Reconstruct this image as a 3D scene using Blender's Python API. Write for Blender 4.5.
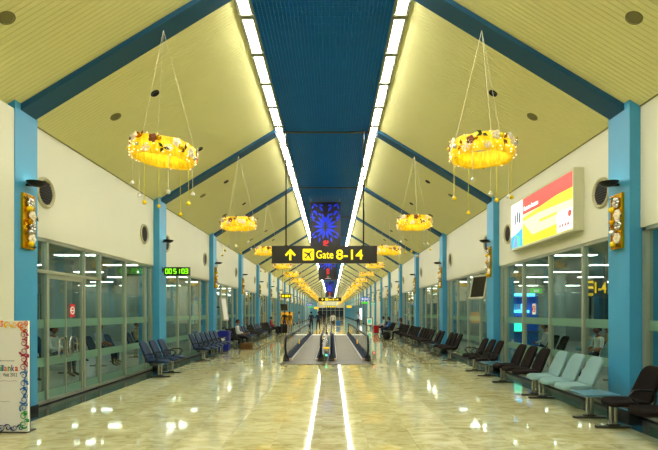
import bpy, bmesh, math, random
from mathutils import Vector, Matrix, Quaternion
random.seed(7)
R = math.radians
PI = math.pi
for o in list(bpy.data.objects): bpy.data.objects.remove(o)
scene = bpy.context.scene
C = scene.collection

# ---------------------------------------------------------------- camera, world, exposure
CAMX, EYE, FPX = 0.14, 1.65, 480.0
cam_d = bpy.data.cameras.new('camera')
cam = bpy.data.objects.new('camera', cam_d); C.objects.link(cam)
cam.location = (CAMX, 0, EYE); cam.rotation_euler = (R(90), 0, 0)
cam_d.sensor_width = 36.0; cam_d.lens = 36.0 * FPX / 658.0
cam_d.shift_x = -2.3 / 658.0; cam_d.shift_y = 87.0 / 658.0
cam_d.clip_start = 0.05; cam_d.clip_end = 500
scene.camera = cam
w = bpy.data.worlds.new('night'); scene.world = w; w.use_nodes = True
w.node_tree.nodes['Background'].inputs[0].default_value = (0.01, 0.015, 0.03, 1)
w.node_tree.nodes['Background'].inputs[1].default_value = 0.3
vs = scene.view_settings
vs.view_transform = 'Standard'; vs.look = 'None'; vs.gamma = 1.0; vs.use_curve_mapping = False
vs.exposure = 1.45
E_STRIP, E_UP, E_LOUNGE = 18.5, 3.5, 8.0

# ---------------------------------------------------------------- materials
MAT = {}
def srgb(h):
    h = h.lstrip('#'); v = [int(h[i:i+2], 16) / 255 for i in (0, 2, 4)]
    return tuple((c / 12.92 if c <= .04045 else ((c + .055) / 1.055) ** 2.4) for c in v) + (1,)
def mat(name, col, rough=.5, metal=0, emit=0, var=0.0, vscale=6.0, bump=0.0, bscale=40.0, spec=.5, sample=True, ecol=None, aniso=None):
    """principled material with a little procedural colour variation and relief"""
    m = bpy.data.materials.new(name); m.use_nodes = True; MAT[name] = m
    nt = m.node_tree; b = nt.nodes['Principled BSDF']
    c = srgb(col) if isinstance(col, str) else tuple(col) + (1,)
    b.inputs['Base Color'].default_value = c
    b.inputs['Roughness'].default_value = rough; b.inputs['Metallic'].default_value = metal
    b.inputs['Specular IOR Level'].default_value = spec
    if emit:
        b.inputs['Emission Color'].default_value = (srgb(ecol) if ecol else c); b.inputs['Emission Strength'].default_value = emit
        if not sample: m.cycles.emission_sampling = 'NONE'
    if var or bump:
        tc = nt.nodes.new('ShaderNodeTexCoord')
        mp = nt.nodes.new('ShaderNodeMapping'); nt.links.new(tc.outputs['Object'], mp.inputs[0])
        if aniso: mp.inputs['Scale'].default_value = aniso
    if var:
        n = nt.nodes.new('ShaderNodeTexNoise'); n.inputs['Scale'].default_value = vscale; n.inputs['Detail'].default_value = 4
        nt.links.new(mp.outputs[0], n.inputs['Vector'])
        rp = nt.nodes.new('ShaderNodeMapRange'); rp.inputs[3].default_value = 1 - var; rp.inputs[4].default_value = 1 + var
        nt.links.new(n.outputs['Fac'], rp.inputs[0])
        mx = nt.nodes.new('ShaderNodeMix'); mx.data_type = 'RGBA'; mx.blend_type = 'MULTIPLY'; mx.inputs[0].default_value = 1
        mx.inputs[6].default_value = c; nt.links.new(rp.outputs[0], mx.inputs[7])
        nt.links.new(mx.outputs[2], b.inputs['Base Color'])
    if bump:
        n2 = nt.nodes.new('ShaderNodeTexNoise'); n2.inputs['Scale'].default_value = bscale; n2.inputs['Detail'].default_value = 3
        nt.links.new(mp.outputs[0], n2.inputs['Vector'])
        bp = nt.nodes.new('ShaderNodeBump'); bp.inputs['Strength'].default_value = bump; bp.inputs['Distance'].default_value = .01
        nt.links.new(n2.outputs['Fac'], bp.inputs['Height']); nt.links.new(bp.outputs[0], b.inputs['Normal'])
    return m

mat('ceiling_paint', '#e2de9c', .55, var=.05, vscale=.8)
mat('wall_paint', '#d7d7be', .6, var=.04, vscale=1.2)
mat('wall_trim', '#cfcfac', .5, var=.03)
mat('rafter_shaded_blue', '#034a6c', .6, var=.05, vscale=1.5)  # frame blue, darkened so the colour carries the shade on the rafters
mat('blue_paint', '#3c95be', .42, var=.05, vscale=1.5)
mat('grille_blue', '#1c86e0', .4, var=.08, vscale=2)
mat('plenum_blue', '#063c66', .8, var=.1)
mat('light_diffuser', '#fffaf0', .4, emit=E_STRIP, var=.01)
mat('light_housing', '#8f937c', .5, metal=.1, var=.03)
mat('lamp_glow', '#fff3cf', .4, emit=E_UP, var=.01)
mat('black_metal', '#15130f', .4, metal=.4, var=.1)
mat('speaker_mesh', '#77723f', .7, bump=.5, bscale=200, var=.08)
mat('vent_mesh', '#1c1a16', .8, bump=.6, bscale=150, var=.2)
mat('vent_ring', '#b9b38c', .4, var=.04)
mat('aluminium', '#a9b09a', .38, metal=.55, var=.05, vscale=3)
mat('steel', '#b9b7ae', .25, metal=.9, var=.05)
mat('steel_dark', '#5c5a52', .35, metal=.8, var=.08)
mat('granite', '#161a1a', .12, var=.3, vscale=60)
mat('sign_board', '#1b190a', .35, var=.05)
mat('sign_yellow', '#ffe100', .4, emit=.35, var=.02, sample=False)
mat('sign_dim_yellow', '#f0c000', .4, emit=.25, var=.02, sample=False)
mat('led_green', '#86ff10', .4, emit=.6, var=.02, sample=False)
mat('clock_case', '#0b120a', .35, var=.1)
mat('banner_black', '#17141c', .3, var=.12, vscale=3, bump=.2, bscale=4)
mat('banner_blue', '#1435e0', .35, emit=.12, var=.1, vscale=5, sample=False)
mat('banner_red', '#e0202a', .4, emit=.1, var=.03, sample=False)
mat('white_print', '#f3f0ea', .45, var=.02)
mat('red_print', '#cf1f2c', .45, var=.03)
mat('green_print', '#1f9a3a', .45, var=.03)
mat('blue_print', '#1d6fb8', .45, var=.03)
mat('navy_print', '#16366f', .45, var=.03)
mat('crimson_print', '#a8143e', .45, var=.05)
mat('yellow_print', '#f2c21a', .45, var=.03)
mat('orange_print', '#ef7d1a', .45, var=.03)
mat('violet_print', '#7a2d8f', .45, var=.03)
mat('grey_print', '#6a6a6a', .5, var=.03)
mat('board_white', '#fbfaf4', .4, var=.015)
mat('gold_paper', '#e8b000', .35, metal=.35, var=.35, vscale=9, bump=.5, bscale=25)
mat('gold', '#d9a300', .25, metal=.8, var=.1)
mat('silver', '#cfcfca', .22, metal=.8, var=.05)
mat('bauble_yellow', '#f2d200', .2, metal=.3, var=.03)
mat('bauble_white', '#e6e6dc', .2, metal=.2, var=.03)
mat('flower_brown', '#8a4a1e', .6, var=.3, vscale=20)
mat('flower_cream', '#f1e6c8', .6, var=.1, vscale=20)
mat('leaf_green', '#31501e', .6, var=.2, vscale=20)
mat('fairy_bulb', '#ffc890', .4, emit=2.6, var=.01, sample=False)
mat('ring_glow', '#fff0c0', .4, emit=2.6, var=.01)  # emission of the tube added inside the ring bands
mat('wire_pale', '#e4e2c6', .5, var=.02)
mat('thread_yellow', '#e6d400', .6, var=.02)
mat('fabric_black', '#17110e', .95, var=.15, vscale=60, bump=.3, bscale=300, spec=.15)
mat('fabric_grey', '#7d9f9f', .9, var=.1, vscale=60, bump=.3, bscale=300, spec=.2)
mat('vinyl_blue', '#082748', .6, var=.1, vscale=8, bump=.1, bscale=60, spec=.25)
mat('plastic_black', '#121212', .45, var=.1)
mat('table_blue', '#4f7f98', .25, var=.06)
mat('pallet', '#6c6754', .6, var=.12, vscale=8, aniso=(1, .1, 1), metal=.2)
mat('comb_plate', '#4a4634', .5, metal=.2, var=.1, vscale=20)
mat('handrail_rubber', '#101b30', .55, var=.1, spec=.2)
mat('skirt_steel', '#cfcdbf', .45, metal=.2, var=.04)
mat('steel_bright', '#f0eee2', .5, metal=.0, var=.03)
mat('deck_blue', '#16243c', .8, metal=.0, var=.06, spec=.1)
mat('lamp_green', '#20e080', .4, emit=2.5, var=.01, sample=False)
mat('lamp_red', '#ff4050', .4, emit=2, var=.01, sample=False)
mat('screen_dark', '#23211c', .18, var=.1)
mat('tv_case', '#b9b9a0', .4, var=.04)
mat('lounge_floor', '#7c8478', .3, var=.12, vscale=3)
mat('lounge_ceiling', '#98a296', .8, var=.04)
mat('lounge_wall', '#8c9a92', .7, var=.05)
mat('night_window', '#12283a', .08, var=.2)
mat('lounge_lamp', '#f4fff6', .4, emit=E_LOUNGE, var=.01)
mat('kiosk_blue', '#1a66b8', .35, var=.08)
mat('kiosk_glow', '#58c8ff', .4, emit=1.2, var=.15, vscale=3)
mat('teal_glow', '#30e0c0', .4, emit=.8, var=.1)
mat('bin_blue', '#141f8c', .45, var=.08)
mat('sign_blue', '#1d6fe0', .4, emit=.3, var=.03, sample=False)
mat('sign_green', '#38d030', .4, emit=.3, var=.03, sample=False)
mat('sign_teal', '#40c8b0', .4, emit=.25, var=.03, sample=False)
mat('wood_dark', '#4a3320', .5, var=.2, vscale=10, aniso=(1, 1, .1))
mat('panel_amber', '#d99a10', .5, emit=.25, var=.08, sample=False)
mat('blind', '#b7b184', .6, var=.06)
mat('ad_white', '#ffffff', .4, emit=.42, var=.04, vscale=4, sample=True)
mat('ad_red', '#f03a2a', .4, emit=.24, var=.15, vscale=1.5)
mat('ad_cream', '#ffe9b0', .4, emit=.3, var=.05, vscale=2)
mat('ad_yellow', '#e8ee00', .4, emit=.26, var=.06, vscale=3)
mat('ad_blue', '#2fa0d8', .4, emit=.35, var=.3, vscale=5)
mat('ad_teal', '#4cc0b0', .4, emit=.35, var=.3, vscale=6)
mat('ad_violet', '#7a8fd0', .4, emit=.35, var=.2, vscale=6)
mat('ad_dark', '#3a5060', .4, emit=.3, var=.2, sample=False)
for n_, c_ in dict(skin_tan='#8d5a3c', skin_fair='#b98a68', hair_black='#120d0a', cloth_white='#c4c6be', cloth_navy='#17263f', cloth_black='#17161a',
                   cloth_brown='#6b4a1f', cloth_blue='#2a66a8', cloth_beige='#a08a62', cloth_red='#a01f2a', cloth_lightblue='#9fb4c8', shoe_black='#0d0c0c',
                   bag_brown='#5e4522', case_red='#a81626', bag_black='#111014', eye_white='#e8e4dc').items():
    mat(n_, c_, .75, var=.1, vscale=14, spec=.25)

def glass_mat(name, tint, refl=1.0, frost=0.0):
    m = bpy.data.materials.new(name); m.use_nodes = True; MAT[name] = m
    nt = m.node_tree; nt.nodes.clear()
    out = nt.nodes.new('ShaderNodeOutputMaterial'); mx = nt.nodes.new('ShaderNodeMixShader')
    tr = nt.nodes.new('ShaderNodeBsdfTransparent'); tr.inputs[0].default_value = tint + (1,)
    gl = nt.nodes.new('ShaderNodeBsdfGlossy'); gl.inputs['Roughness'].default_value = .02
    fr = nt.nodes.new('ShaderNodeFresnel')
    ge = nt.nodes.new('ShaderNodeNewGeometry'); mr = nt.nodes.new('ShaderNodeMapRange')      # same reflectance from either side of the pane
    mr.inputs[3].default_value = 1.45; mr.inputs[4].default_value = 1 / 1.45
    nt.links.new(ge.outputs['Backfacing'], mr.inputs[0]); nt.links.new(mr.outputs[0], fr.inputs[0])
    nt.links.new(fr.outputs[0], mx.inputs[0]); nt.links.new(gl.outputs[0], mx.inputs[2])
    if frost:
        df = nt.nodes.new('ShaderNodeBsdfDiffuse'); df.inputs[0].default_value = srgb('#8fb59c')
        tl = nt.nodes.new('ShaderNodeBsdfTranslucent'); tl.inputs[0].default_value = srgb('#a8cdb4')
        m1 = nt.nodes.new('ShaderNodeMixShader'); m1.inputs[0].default_value = .4
        nt.links.new(df.outputs[0], m1.inputs[1]); nt.links.new(tl.outputs[0], m1.inputs[2])
        m2 = nt.nodes.new('ShaderNodeMixShader'); m2.inputs[0].default_value = frost
        nt.links.new(tr.outputs[0], m2.inputs[1]); nt.links.new(m1.outputs[0], m2.inputs[2])
        nt.links.new(m2.outputs[0], mx.inputs[1])
    else:
        nt.links.new(tr.outputs[0], mx.inputs[1])
    nt.links.new(mx.outputs[0], out.inputs[0])
    return m
glass_mat('glass', (.84, .93, .89)); glass_mat('glass_clear', (.88, .92, .86)); glass_mat('glass_frost', (.8, .9, .85), frost=.72)

def fabric_mat():
    m = mat('ring_fabric', '#f2c800', .6, bump=.9, bscale=6, aniso=(3, 3, .35))
    nt = m.node_tree; b = nt.nodes['Principled BSDF']
    tc = nt.nodes.new('ShaderNodeTexCoord'); mp = nt.nodes.new('ShaderNodeMapping'); mp.inputs['Scale'].default_value = (9, 9, 2.5)
    n = nt.nodes.new('ShaderNodeTexNoise'); n.inputs['Scale'].default_value = 1.6; n.inputs['Detail'].default_value = 5; n.inputs['Distortion'].default_value = 1.5
    rp = nt.nodes.new('ShaderNodeValToRGB')
    rp.color_ramp.elements[0].position = .32; rp.color_ramp.elements[0].color = srgb('#e6c41c')
    rp.color_ramp.elements[1].position = .62; rp.color_ramp.elements[1].color = srgb('#fcea38')
    nt.links.new(tc.outputs['Object'], mp.inputs[0]); nt.links.new(mp.outputs[0], n.inputs['Vector']); nt.links.new(n.outputs['Fac'], rp.inputs[0])
    nt.links.new(rp.outputs[0], b.inputs['Base Color'])
    tl = nt.nodes.new('ShaderNodeBsdfTranslucent'); nt.links.new(rp.outputs[0], tl.inputs[0])
    mx = nt.nodes.new('ShaderNodeMixShader'); mx.inputs[0].default_value = .45
    out = nt.nodes['Material Output']
    nt.links.new(b.outputs[0], mx.inputs[1]); nt.links.new(tl.outputs[0], mx.inputs[2]); nt.links.new(mx.outputs[0], out.inputs[0])
fabric_mat()

TILE = 0.6
def marble_mat():
    m = bpy.data.materials.new('floor_marble'); m.use_nodes = True; MAT['floor_marble'] = m
    nt = m.node_tree; b = nt.nodes['Principled BSDF']; N = nt.nodes.new; L = nt.links.new
    geo = N('ShaderNodeNewGeometry')
    sn = N('ShaderNodeVectorMath'); sn.operation = 'SNAP'; sn.inputs[1].default_value = (TILE, TILE, 100); L(geo.outputs['Position'], sn.inputs[0])
    wn = N('ShaderNodeTexWhiteNoise'); L(sn.outputs[0], wn.inputs['Vector'])
    ms = N('ShaderNodeVectorMath'); ms.operation = 'MULTIPLY'; ms.inputs[1].default_value = (1.5, 2.6, 1); L(geo.outputs['Position'], ms.inputs[0])
    off = N('ShaderNodeVectorMath'); off.operation = 'MULTIPLY_ADD'; off.inputs[1].default_value = (7, 7, 7); L(wn.outputs['Color'], off.inputs[0]); L(ms.outputs[0], off.inputs[2])
    n1 = N('ShaderNodeTexNoise'); n1.inputs['Scale'].default_value = 1.6; n1.inputs['Detail'].default_value = 8; n1.inputs['Roughness'].default_value = .66; n1.inputs['Distortion'].default_value = 1.2
    L(off.outputs[0], n1.inputs['Vector'])
    cr = N('ShaderNodeValToRGB'); e = cr.color_ramp.elements
    e[0].position = .28; e[0].color = srgb('#9d955f'); e[1].position = .60; e[1].color = srgb('#d3cfa2')
    x = cr.color_ramp.elements.new(.46); x.color = srgb('#c0ba84')
    L(n1.outputs['Fac'], cr.inputs[0])
    rp = N('ShaderNodeMapRange'); rp.inputs[3].default_value = .93; rp.inputs[4].default_value = 1.05; L(wn.outputs['Value'], rp.inputs[0])
    mx = N('ShaderNodeMix'); mx.data_type = 'RGBA'; mx.blend_type = 'MULTIPLY'; mx.inputs[0].default_value = 1
    L(cr.outputs[0], mx.inputs[6]); L(rp.outputs[0], mx.inputs[7]); L(mx.outputs[2], b.inputs['Base Color'])
    b.inputs['Roughness'].default_value = .055; b.inputs['Specular IOR Level'].default_value = .5
    n2 = N('ShaderNodeTexNoise'); n2.inputs['Scale'].default_value = 2.2; n2.inputs['Detail'].default_value = 2; L(geo.outputs['Position'], n2.inputs['Vector'])
    bp = N('ShaderNodeBump'); bp.inputs['Strength'].default_value = .03; bp.inputs['Distance'].default_value = .015; L(n2.outputs['Fac'], bp.inputs['Height']); L(bp.outputs[0], b.inputs['Normal'])
marble_mat()
mat('grout', '#8f8458', .6, var=.1)

# ---------------------------------------------------------------- mesh helpers
class MB:
    def __init__(s): s.v = []; s.f = []
    def add(s, vs, fs):
        o = len(s.v); s.v += [tuple(p) for p in vs]; s.f += [tuple(i + o for i in f) for f in fs]; return s
    def box(s, x0, x1, y0, y1, z0, z1, M=None):
        vs = [Vector(p) for p in ((x0,y0,z0),(x1,y0,z0),(x1,y1,z0),(x0,y1,z0),(x0,y0,z1),(x1,y0,z1),(x1,y1,z1),(x0,y1,z1))]
        if M: vs = [M @ p for p in vs]
        return s.add(vs, [(0,3,2,1),(4,5,6,7),(0,1,5,4),(1,2,6,5),(2,3,7,6),(3,0,4,7)])
    def prism(s, pts, h, M=None):          # closed 2-D outline (x, y), extruded along z from 0 to h
        n = len(pts); vs = [Vector((p[0], p[1], 0)) for p in pts] + [Vector((p[0], p[1], h)) for p in pts]
        if M: vs = [M @ p for p in vs]
        return s.add(vs, [tuple(range(n - 1, -1, -1)), tuple(range(n, 2 * n))] + [(i, (i + 1) % n, n + (i + 1) % n, n + i) for i in range(n)])
    def tube(s, pts, r, n=8, closed=False, flat=1.0):
        pts = [Vector(p) for p in pts]; m = len(pts); rings = []
        rr = r if isinstance(r, (list, tuple)) else [r] * m
        up = None; vs = []
        for i, p in enumerate(pts):
            a = pts[(i - 1) % m] if (i or closed) else p; b = pts[(i + 1) % m] if (i < m - 1 or closed) else p
            t = (b - a).normalized()
            if up is None: up = t.orthogonal().normalized()
            up = (up - t * up.dot(t)); up = up.normalized() if up.length > 1e-6 else t.orthogonal().normalized()
            sd = t.cross(up)
            for k in range(n):
                an = 2 * PI * k / n; vs.append(p + (up * math.cos(an) + sd * math.sin(an) * flat) * rr[i])
        fs = []
        for i in range(m if closed else m - 1):
            j = (i + 1) % m
            fs += [(i*n+k, i*n+(k+1)%n, j*n+(k+1)%n, j*n+k) for k in range(n)]
        if not closed: fs += [tuple(range(n - 1, -1, -1)), tuple((m-1)*n + k for k in range(n))]
        return s.add(vs, fs)
    def lathe(s, prof, n=24, M=None, a0=0, a1=2*PI):  # prof: (r, z)
        full = abs(a1 - a0 - 2 * PI) < 1e-6; cols = n if full else n + 1; vs = []
        for (r, z) in prof:
            for k in range(cols):
                a = a0 + (a1 - a0) * k / n; vs.append(Vector((r * math.cos(a), r * math.sin(a), z)))
        if M: vs = [M @ p for p in vs]
        fs = []
        for i in range(len(prof) - 1):
            for k in range(n):
                k2 = (k + 1) % cols; fs.append((i*cols+k, i*cols+k2, (i+1)*cols+k2, (i+1)*cols+k))
        return s.add(vs, fs)
    def ball(s, c, r, n=10, m=6, sc=(1, 1, 1), M=None):
        vs = []; c = Vector(c)
        for i in range(m + 1):
            t = PI * i / m
            for k in range(n):
                a = 2 * PI * k / n
                p = c + Vector((math.sin(t) * math.cos(a) * r * sc[0], math.sin(t) * math.sin(a) * r * sc[1], math.cos(t) * r * sc[2]))
                vs.append(M @ p if M else p)
        return s.add(vs, [(i*n+k, (i+1)*n+k, (i+1)*n+(k+1)%n, i*n+(k+1)%n) for i in range(m) for k in range(n)])
    def cushion(s, outline, t, bend=None, dome=.35):
        """padded slab: 2-D outline (u, v) with rounded rim and domed faces, mapped through bend(u, v, w)"""
        n = len(outline); cu = sum(p[0] for p in outline) / n; cv = sum(p[1] for p in outline) / n
        rings = [(.35, t*.5), (.7, t*.5), (.88, t*.46), (.97, t*.34), (1, 0), (.97, -t*.34), (.88, -t*.46), (.7, -t*.5), (.35, -t*.5)]
        vs = [Vector((cu, cv, t*.5))]
        for (k, wv) in rings:
            vs += [Vector((cu + (p[0]-cu)*k, cv + (p[1]-cv)*k, wv)) for p in outline]
        vs.append(Vector((cu, cv, -t*.5)))
        if bend: vs = [Vector(bend(*p)) for p in vs]
        fs = [(0, 1 + i, 1 + (i+1) % n) for i in range(n)]
        for q in range(len(rings) - 1):
            a, b = 1 + q*n, 1 + (q+1)*n
            fs += [(a+i, b+i, b+(i+1)%n, a+(i+1)%n) for i in range(n)]
        a = 1 + (len(rings)-1)*n; last = len(vs) - 1
        fs += [(a+i, last, a+(i+1)%n) for i in range(n)]
        return s.add(vs, fs)
    def mesh(s, name, m, smooth=False):
        me = bpy.data.meshes.new(name); me.from_pydata(s.v, [], s.f)
        bm = bmesh.new(); bm.from_mesh(me); bmesh.ops.recalc_face_normals(bm, faces=bm.faces); bm.to_mesh(me); bm.free()
        me.materials.append(MAT[m] if isinstance(m, str) else m)
        if smooth:
            me.polygons.foreach_set('use_smooth', [True] * len(me.polygons))
            me.set_sharp_from_angle(angle=R(45))
        return me
    def build(s, name, m, parent=None, smooth=False, loc=None):
        return put(name, s.mesh(name, m, smooth), parent, loc)

def put(name, me, parent=None, loc=None, rot=None):
    o = bpy.data.objects.new(name, me); C.objects.link(o)
    if parent: o.parent = parent
    if loc: o.location = loc
    if rot: o.rotation_euler = rot
    return o
def thing(name, label, cat, loc=(0, 0, 0), rz=0, group=None):
    o = bpy.data.objects.new(name, None); C.objects.link(o); o.location = loc; o.rotation_euler = (0, 0, rz); o.empty_display_size = .1
    o['label'] = label; o['category'] = cat
    if group: o['group'] = group
    return o
def tag(o, label, cat, group=None):
    o['label'] = label; o['category'] = cat
    if group: o['group'] = group
    return o
def struct(o, label=None):
    o['kind'] = 'structure'
    if label: o['label'] = label
    return o
def struct_empty(name, loc=(0, 0, 0)):
    o = bpy.data.objects.new(name, None); C.objects.link(o); o.location = loc; o['kind'] = 'structure'; return o
def copy_tree(o, parent=None):
    c = o.copy(); C.objects.link(c); c.parent = parent
    for ch in o.children: copy_tree(ch, c)
    return c
WORDS = ['first', 'second', 'third', 'fourth', 'fifth', 'sixth', 'seventh', 'eighth', 'ninth', 'tenth', 'eleventh', 'twelfth', 'thirteenth', 'fourteenth', 'fifteenth']
def nth(i): return WORDS[i] if i < len(WORDS) else '%dth' % (i + 1)
def text_mesh(txt, size, depth=.004, name='lettering', shear=0, align='CENTER', bold=.0):
    cu = bpy.data.curves.new(name, 'FONT'); cu.body = txt; cu.size = size; cu.extrude = depth / 2; cu.align_x = align; cu.align_y = 'CENTER'; cu.shear = shear; cu.offset = bold; cu.resolution_u = 3
    o = bpy.data.objects.new(name, cu); C.objects.link(o)
    me = bpy.data.meshes.new_from_object(o.evaluated_get(bpy.context.evaluated_depsgraph_get()))
    bpy.data.objects.remove(o); bpy.data.curves.remove(cu)
    return me
def put_text(txt, size, m, parent, loc, rot, name='lettering', **k):
    me = text_mesh(txt, size, name=name, **k); me.materials.clear(); me.materials.append(MAT[m])
    return put(name, me, parent, loc, rot)
FACE_CAM = (R(90), 0, 0)                    # lettering upright, facing -Y
def rect_round(w, h, r, n=4, taper=1.0):
    pts = []
    for (cx, cy, a0) in ((w/2-r, h/2-r, 0), (-w/2+r, h/2-r, 90), (-w/2+r, -h/2+r, 180), (w/2-r, -h/2+r, 270)):
        for k in range(n + 1):
            a = R(a0 + 90 * k / n); x, y = cx + r*math.cos(a), cy + r*math.sin(a)
            pts.append((x * (taper + (1 - taper) * (.5 - y / h)), y))
    return pts

# ---------------------------------------------------------------- dimensions
BAY, F0, FW = 6.25, 7.72, .57                # frame pitch, first frame centre, frame width along y
NF = 26                                      # frames in view
COLX, WALLX, GLX = 4.76, 4.93, 5.00
EAVE, RIDGE, STRIPX = 4.84, 6.91, 1.50
YB, YE = -9.0, F0 + BAY * NF - 3             # hall ends
SLOPE = (RIDGE - EAVE) / (WALLX - STRIPX)
def ceil_z(x): return EAVE + (WALLX - abs(x)) * SLOPE
WB = 2.96                                    # bottom of upper wall
frames = [F0 + BAY * i for i in range(-2, NF)]

# ---------------------------------------------------------------- floor
m = MB(); m.box(-5.4, 5.4, YB, YE, -.25, -.006)
floor = struct(m.build('floor', 'grout'))
tm = MB()
g = .0015
def tile_into(mb, x0, x1, y0, y1):
    e = .0
    a = [(x0+g, y0+g), (x1-g, y0+g), (x1-g, y1-g), (x0+g, y1-g)]; b = [(x0+g+e, y0+g+e), (x1-g-e, y0+g+e), (x1-g-e, y1-g-e), (x0+g+e, y1-g-e)]
    vs = [(p[0], p[1], -.006) for p in a] + [(p[0], p[1], 0) for p in a]
    mb.add(vs, [(0,1,5,4),(1,2,6,5),(2,3,7,6),(3,0,4,7),(4,5,6,7)])
full = MB(); tile_into(full, 0, TILE, 0, TILE); tile_mesh = full.mesh('floor_tile', 'floor_marble')
BORD = 4.38                                   # granite border begins
ncol = int(math.floor(4.2 / TILE))            # tiles from -4.2 to 4.2 are whole, then a cut tile to the border
rest = MB(); count = 0
j0 = int(math.floor(YB / TILE)); j1 = int(YE / TILE)
for j in range(j0, j1):
    for i in range(-ncol, ncol):
        if 9 <= j and count < 300 - 0:
            put('tile', tile_mesh, floor, (i*TILE, j*TILE, 0)); count += 1
        else: tile_into(rest, i*TILE, (i+1)*TILE, j*TILE, (j+1)*TILE)
    for s in (-1, 1):
        a, b = sorted((s*4.2, s*BORD)); tile_into(rest, a, b, j*TILE, (j+1)*TILE)
o = rest.build('tile_field', 'floor_marble', floor); o['kind'] = 'stuff'
for s, nm in ((-1, 'left'), (1, 'right')):
    m = MB(); a, b = sorted((s*BORD, s*5.3)); y = YB
    while y < YE:
        m.box(a, b, y + .002, min(y + 1.2, YE) - .002, -.01, .001); y += 1.2
    struct(m.build('trim_%d' % (1 if s < 0 else 2), 'granite'), 'black polished granite border along the %s glass wall' % nm)

# ---------------------------------------------------------------- sloped plank ceiling, grille strip
ceiling = struct_empty('ceiling')
pitch, gr, gd = .08, .007, .007
for s, nm in ((-1, 'left'), (1, 'right')):
    m = MB(); y = YB; nx, nz = s * SLOPE, 1.0
    ln = math.hypot(nx, nz); nx /= ln; nz /= ln
    def P(x, y, d): return (s*x + nx*d, y, ceil_z(x) + nz*d)
    vs, fs = [], []
    while y < 21:
        for yy, d in ((y, 0), (y + pitch - gr, 0), (y + pitch - gr, gd), (y + pitch, gd)):
            vs += [P(WALLX + .02, yy, d), P(STRIPX, yy, d)]
        y += pitch
    vs += [P(WALLX + .02, y, 0), P(STRIPX, y, 0), P(WALLX + .02, YE, 0), P(STRIPX, YE, 0)]
    m.add(vs, [(2*k, 2*k+1, 2*k+3, 2*k+2) for k in range(len(vs)//2 - 1)])
    m.build('plank_slope', 'ceiling_paint', ceiling)['kind'] = 'stuff'
    m = MB()                                   # roof deck above so that no light leaks
    m.add([P(WALLX+.4, YB-.3, .12), P(STRIPX-.2, YB-.3, .12), P(STRIPX-.2, YE+.3, .12), P(WALLX+.4, YE+.3, .12)], [(0,1,2,3)]); m.build('roof_deck', 'plenum_blue', ceiling)
GX, GZ = 1.22, 6.93
m = MB()
k = 0; y = YB
def slat(mb, x0, x1, y0, y1, z0, z1):
    mb.add([(x0,y0,z0),(x1,y0,z0),(x1,y1,z0),(x0,y1,z0),(x0,y0,z1),(x1,y0,z1),(x1,y1,z1),(x0,y1,z1)], [(0,3,2,1),(0,1,5,4),(1,2,6,5),(2,3,7,6),(3,0,4,7)])
while y < YE:
    slat(m, -GX, GX, y, y + .009, GZ, GZ + .06); y += .07
x = -GX
while x <= GX + .001:
    slat(m, x - .0045, x + .0045, YB, YE, GZ, GZ + .06); x += 2 * GX / 35
m.build('cell_grille', 'grille_blue', ceiling)['kind'] = 'stuff'
m = MB(); m.add([(-1.6, YB, GZ+.3), (1.6, YB, GZ+.3), (1.6, YE, GZ+.3), (-1.6, YE, GZ+.3)], [(0,1,2,3)]); m.build('plenum', 'plenum_blue', ceiling)
for s in (-1, 1):
    m = MB(); a, b = sorted((s*GX, s*(GX+.02))); m.box(a, b, YB, YE, GZ-.02, GZ+.3); a, b = sorted((s*(STRIPX-.02), s*STRIPX)); m.box(a, b, YB, YE, RIDGE-.03, GZ+.3)
    m.build('strip_edge', 'light_housing', ceiling)

# ---------------------------------------------------------------- ceiling light panels
LP = 1.25
hm = MB()
hx, hy = .125, LP/2 - .008
hm.box(-hx, hx, -hy, -hy+.06, -.045, .06); hm.box(-hx, hx, hy-.06, hy, -.045, .06); hm.box(-hx, -hx+.04, -hy, hy, -.02, .06); hm.box(hx-.04, hx, -hy, hy, -.02, .06); hm.box(-hx, hx, -hy, hy, .06, .08)
h_me = hm.mesh('housing', 'light_housing')
dm = MB(); dm.box(-hx+.045, hx-.045, -hy+.06, hy-.06, -.024, .006); d_me = dm.mesh('diffuser', 'light_diffuser')
for s, nm in ((-1, 'left'), (1, 'right')):
    y = YB + LP/2; vis = 0
    while y < YE - .5:
        if y < 8.4: lab = 'white ceiling light panel overhead in front of the first blue beam, %s row' % nm
        elif vis < 12:
            lab = '%s white ceiling light panel from the top of the picture, %s row' % (nth(vis), nm); vis += 1
        else: lab = 'small far white ceiling light panel in the %s row beyond the gate sign' % nm
        t = thing('light_panel', lab, 'ceiling light', (s*1.36, y, GZ - .02), 0, 'light panels beside the blue grille')
        put('housing', h_me, t); put('diffuser', d_me, t)
        y += LP

# ---------------------------------------------------------------- portal frames (column, rafter) of blue steel
cm = {}
for s in (-1, 1):
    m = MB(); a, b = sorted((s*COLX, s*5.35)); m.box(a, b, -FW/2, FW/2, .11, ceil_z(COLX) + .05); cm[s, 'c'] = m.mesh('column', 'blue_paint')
    m = MB(); a, b = sorted((s*(COLX-.012), s*5.36)); m.box(a, b, -FW/2-.012, FW/2+.012, 0, .11); cm[s, 'p'] = m.mesh('plinth', 'granite')
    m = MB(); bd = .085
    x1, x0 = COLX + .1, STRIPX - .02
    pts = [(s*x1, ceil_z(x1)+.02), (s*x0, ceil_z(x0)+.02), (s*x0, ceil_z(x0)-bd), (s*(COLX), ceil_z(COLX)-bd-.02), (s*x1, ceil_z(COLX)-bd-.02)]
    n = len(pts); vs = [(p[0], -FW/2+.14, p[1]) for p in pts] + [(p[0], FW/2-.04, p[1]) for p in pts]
    m.add(vs, [tuple(range(n)), tuple(range(2*n-1, n-1, -1))] + [(i, (i+1) % n, n+(i+1) % n, n+i) for i in range(n)]); cm[s, 'r'] = m.mesh('rafter', 'rafter_shaded_blue')
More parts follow.
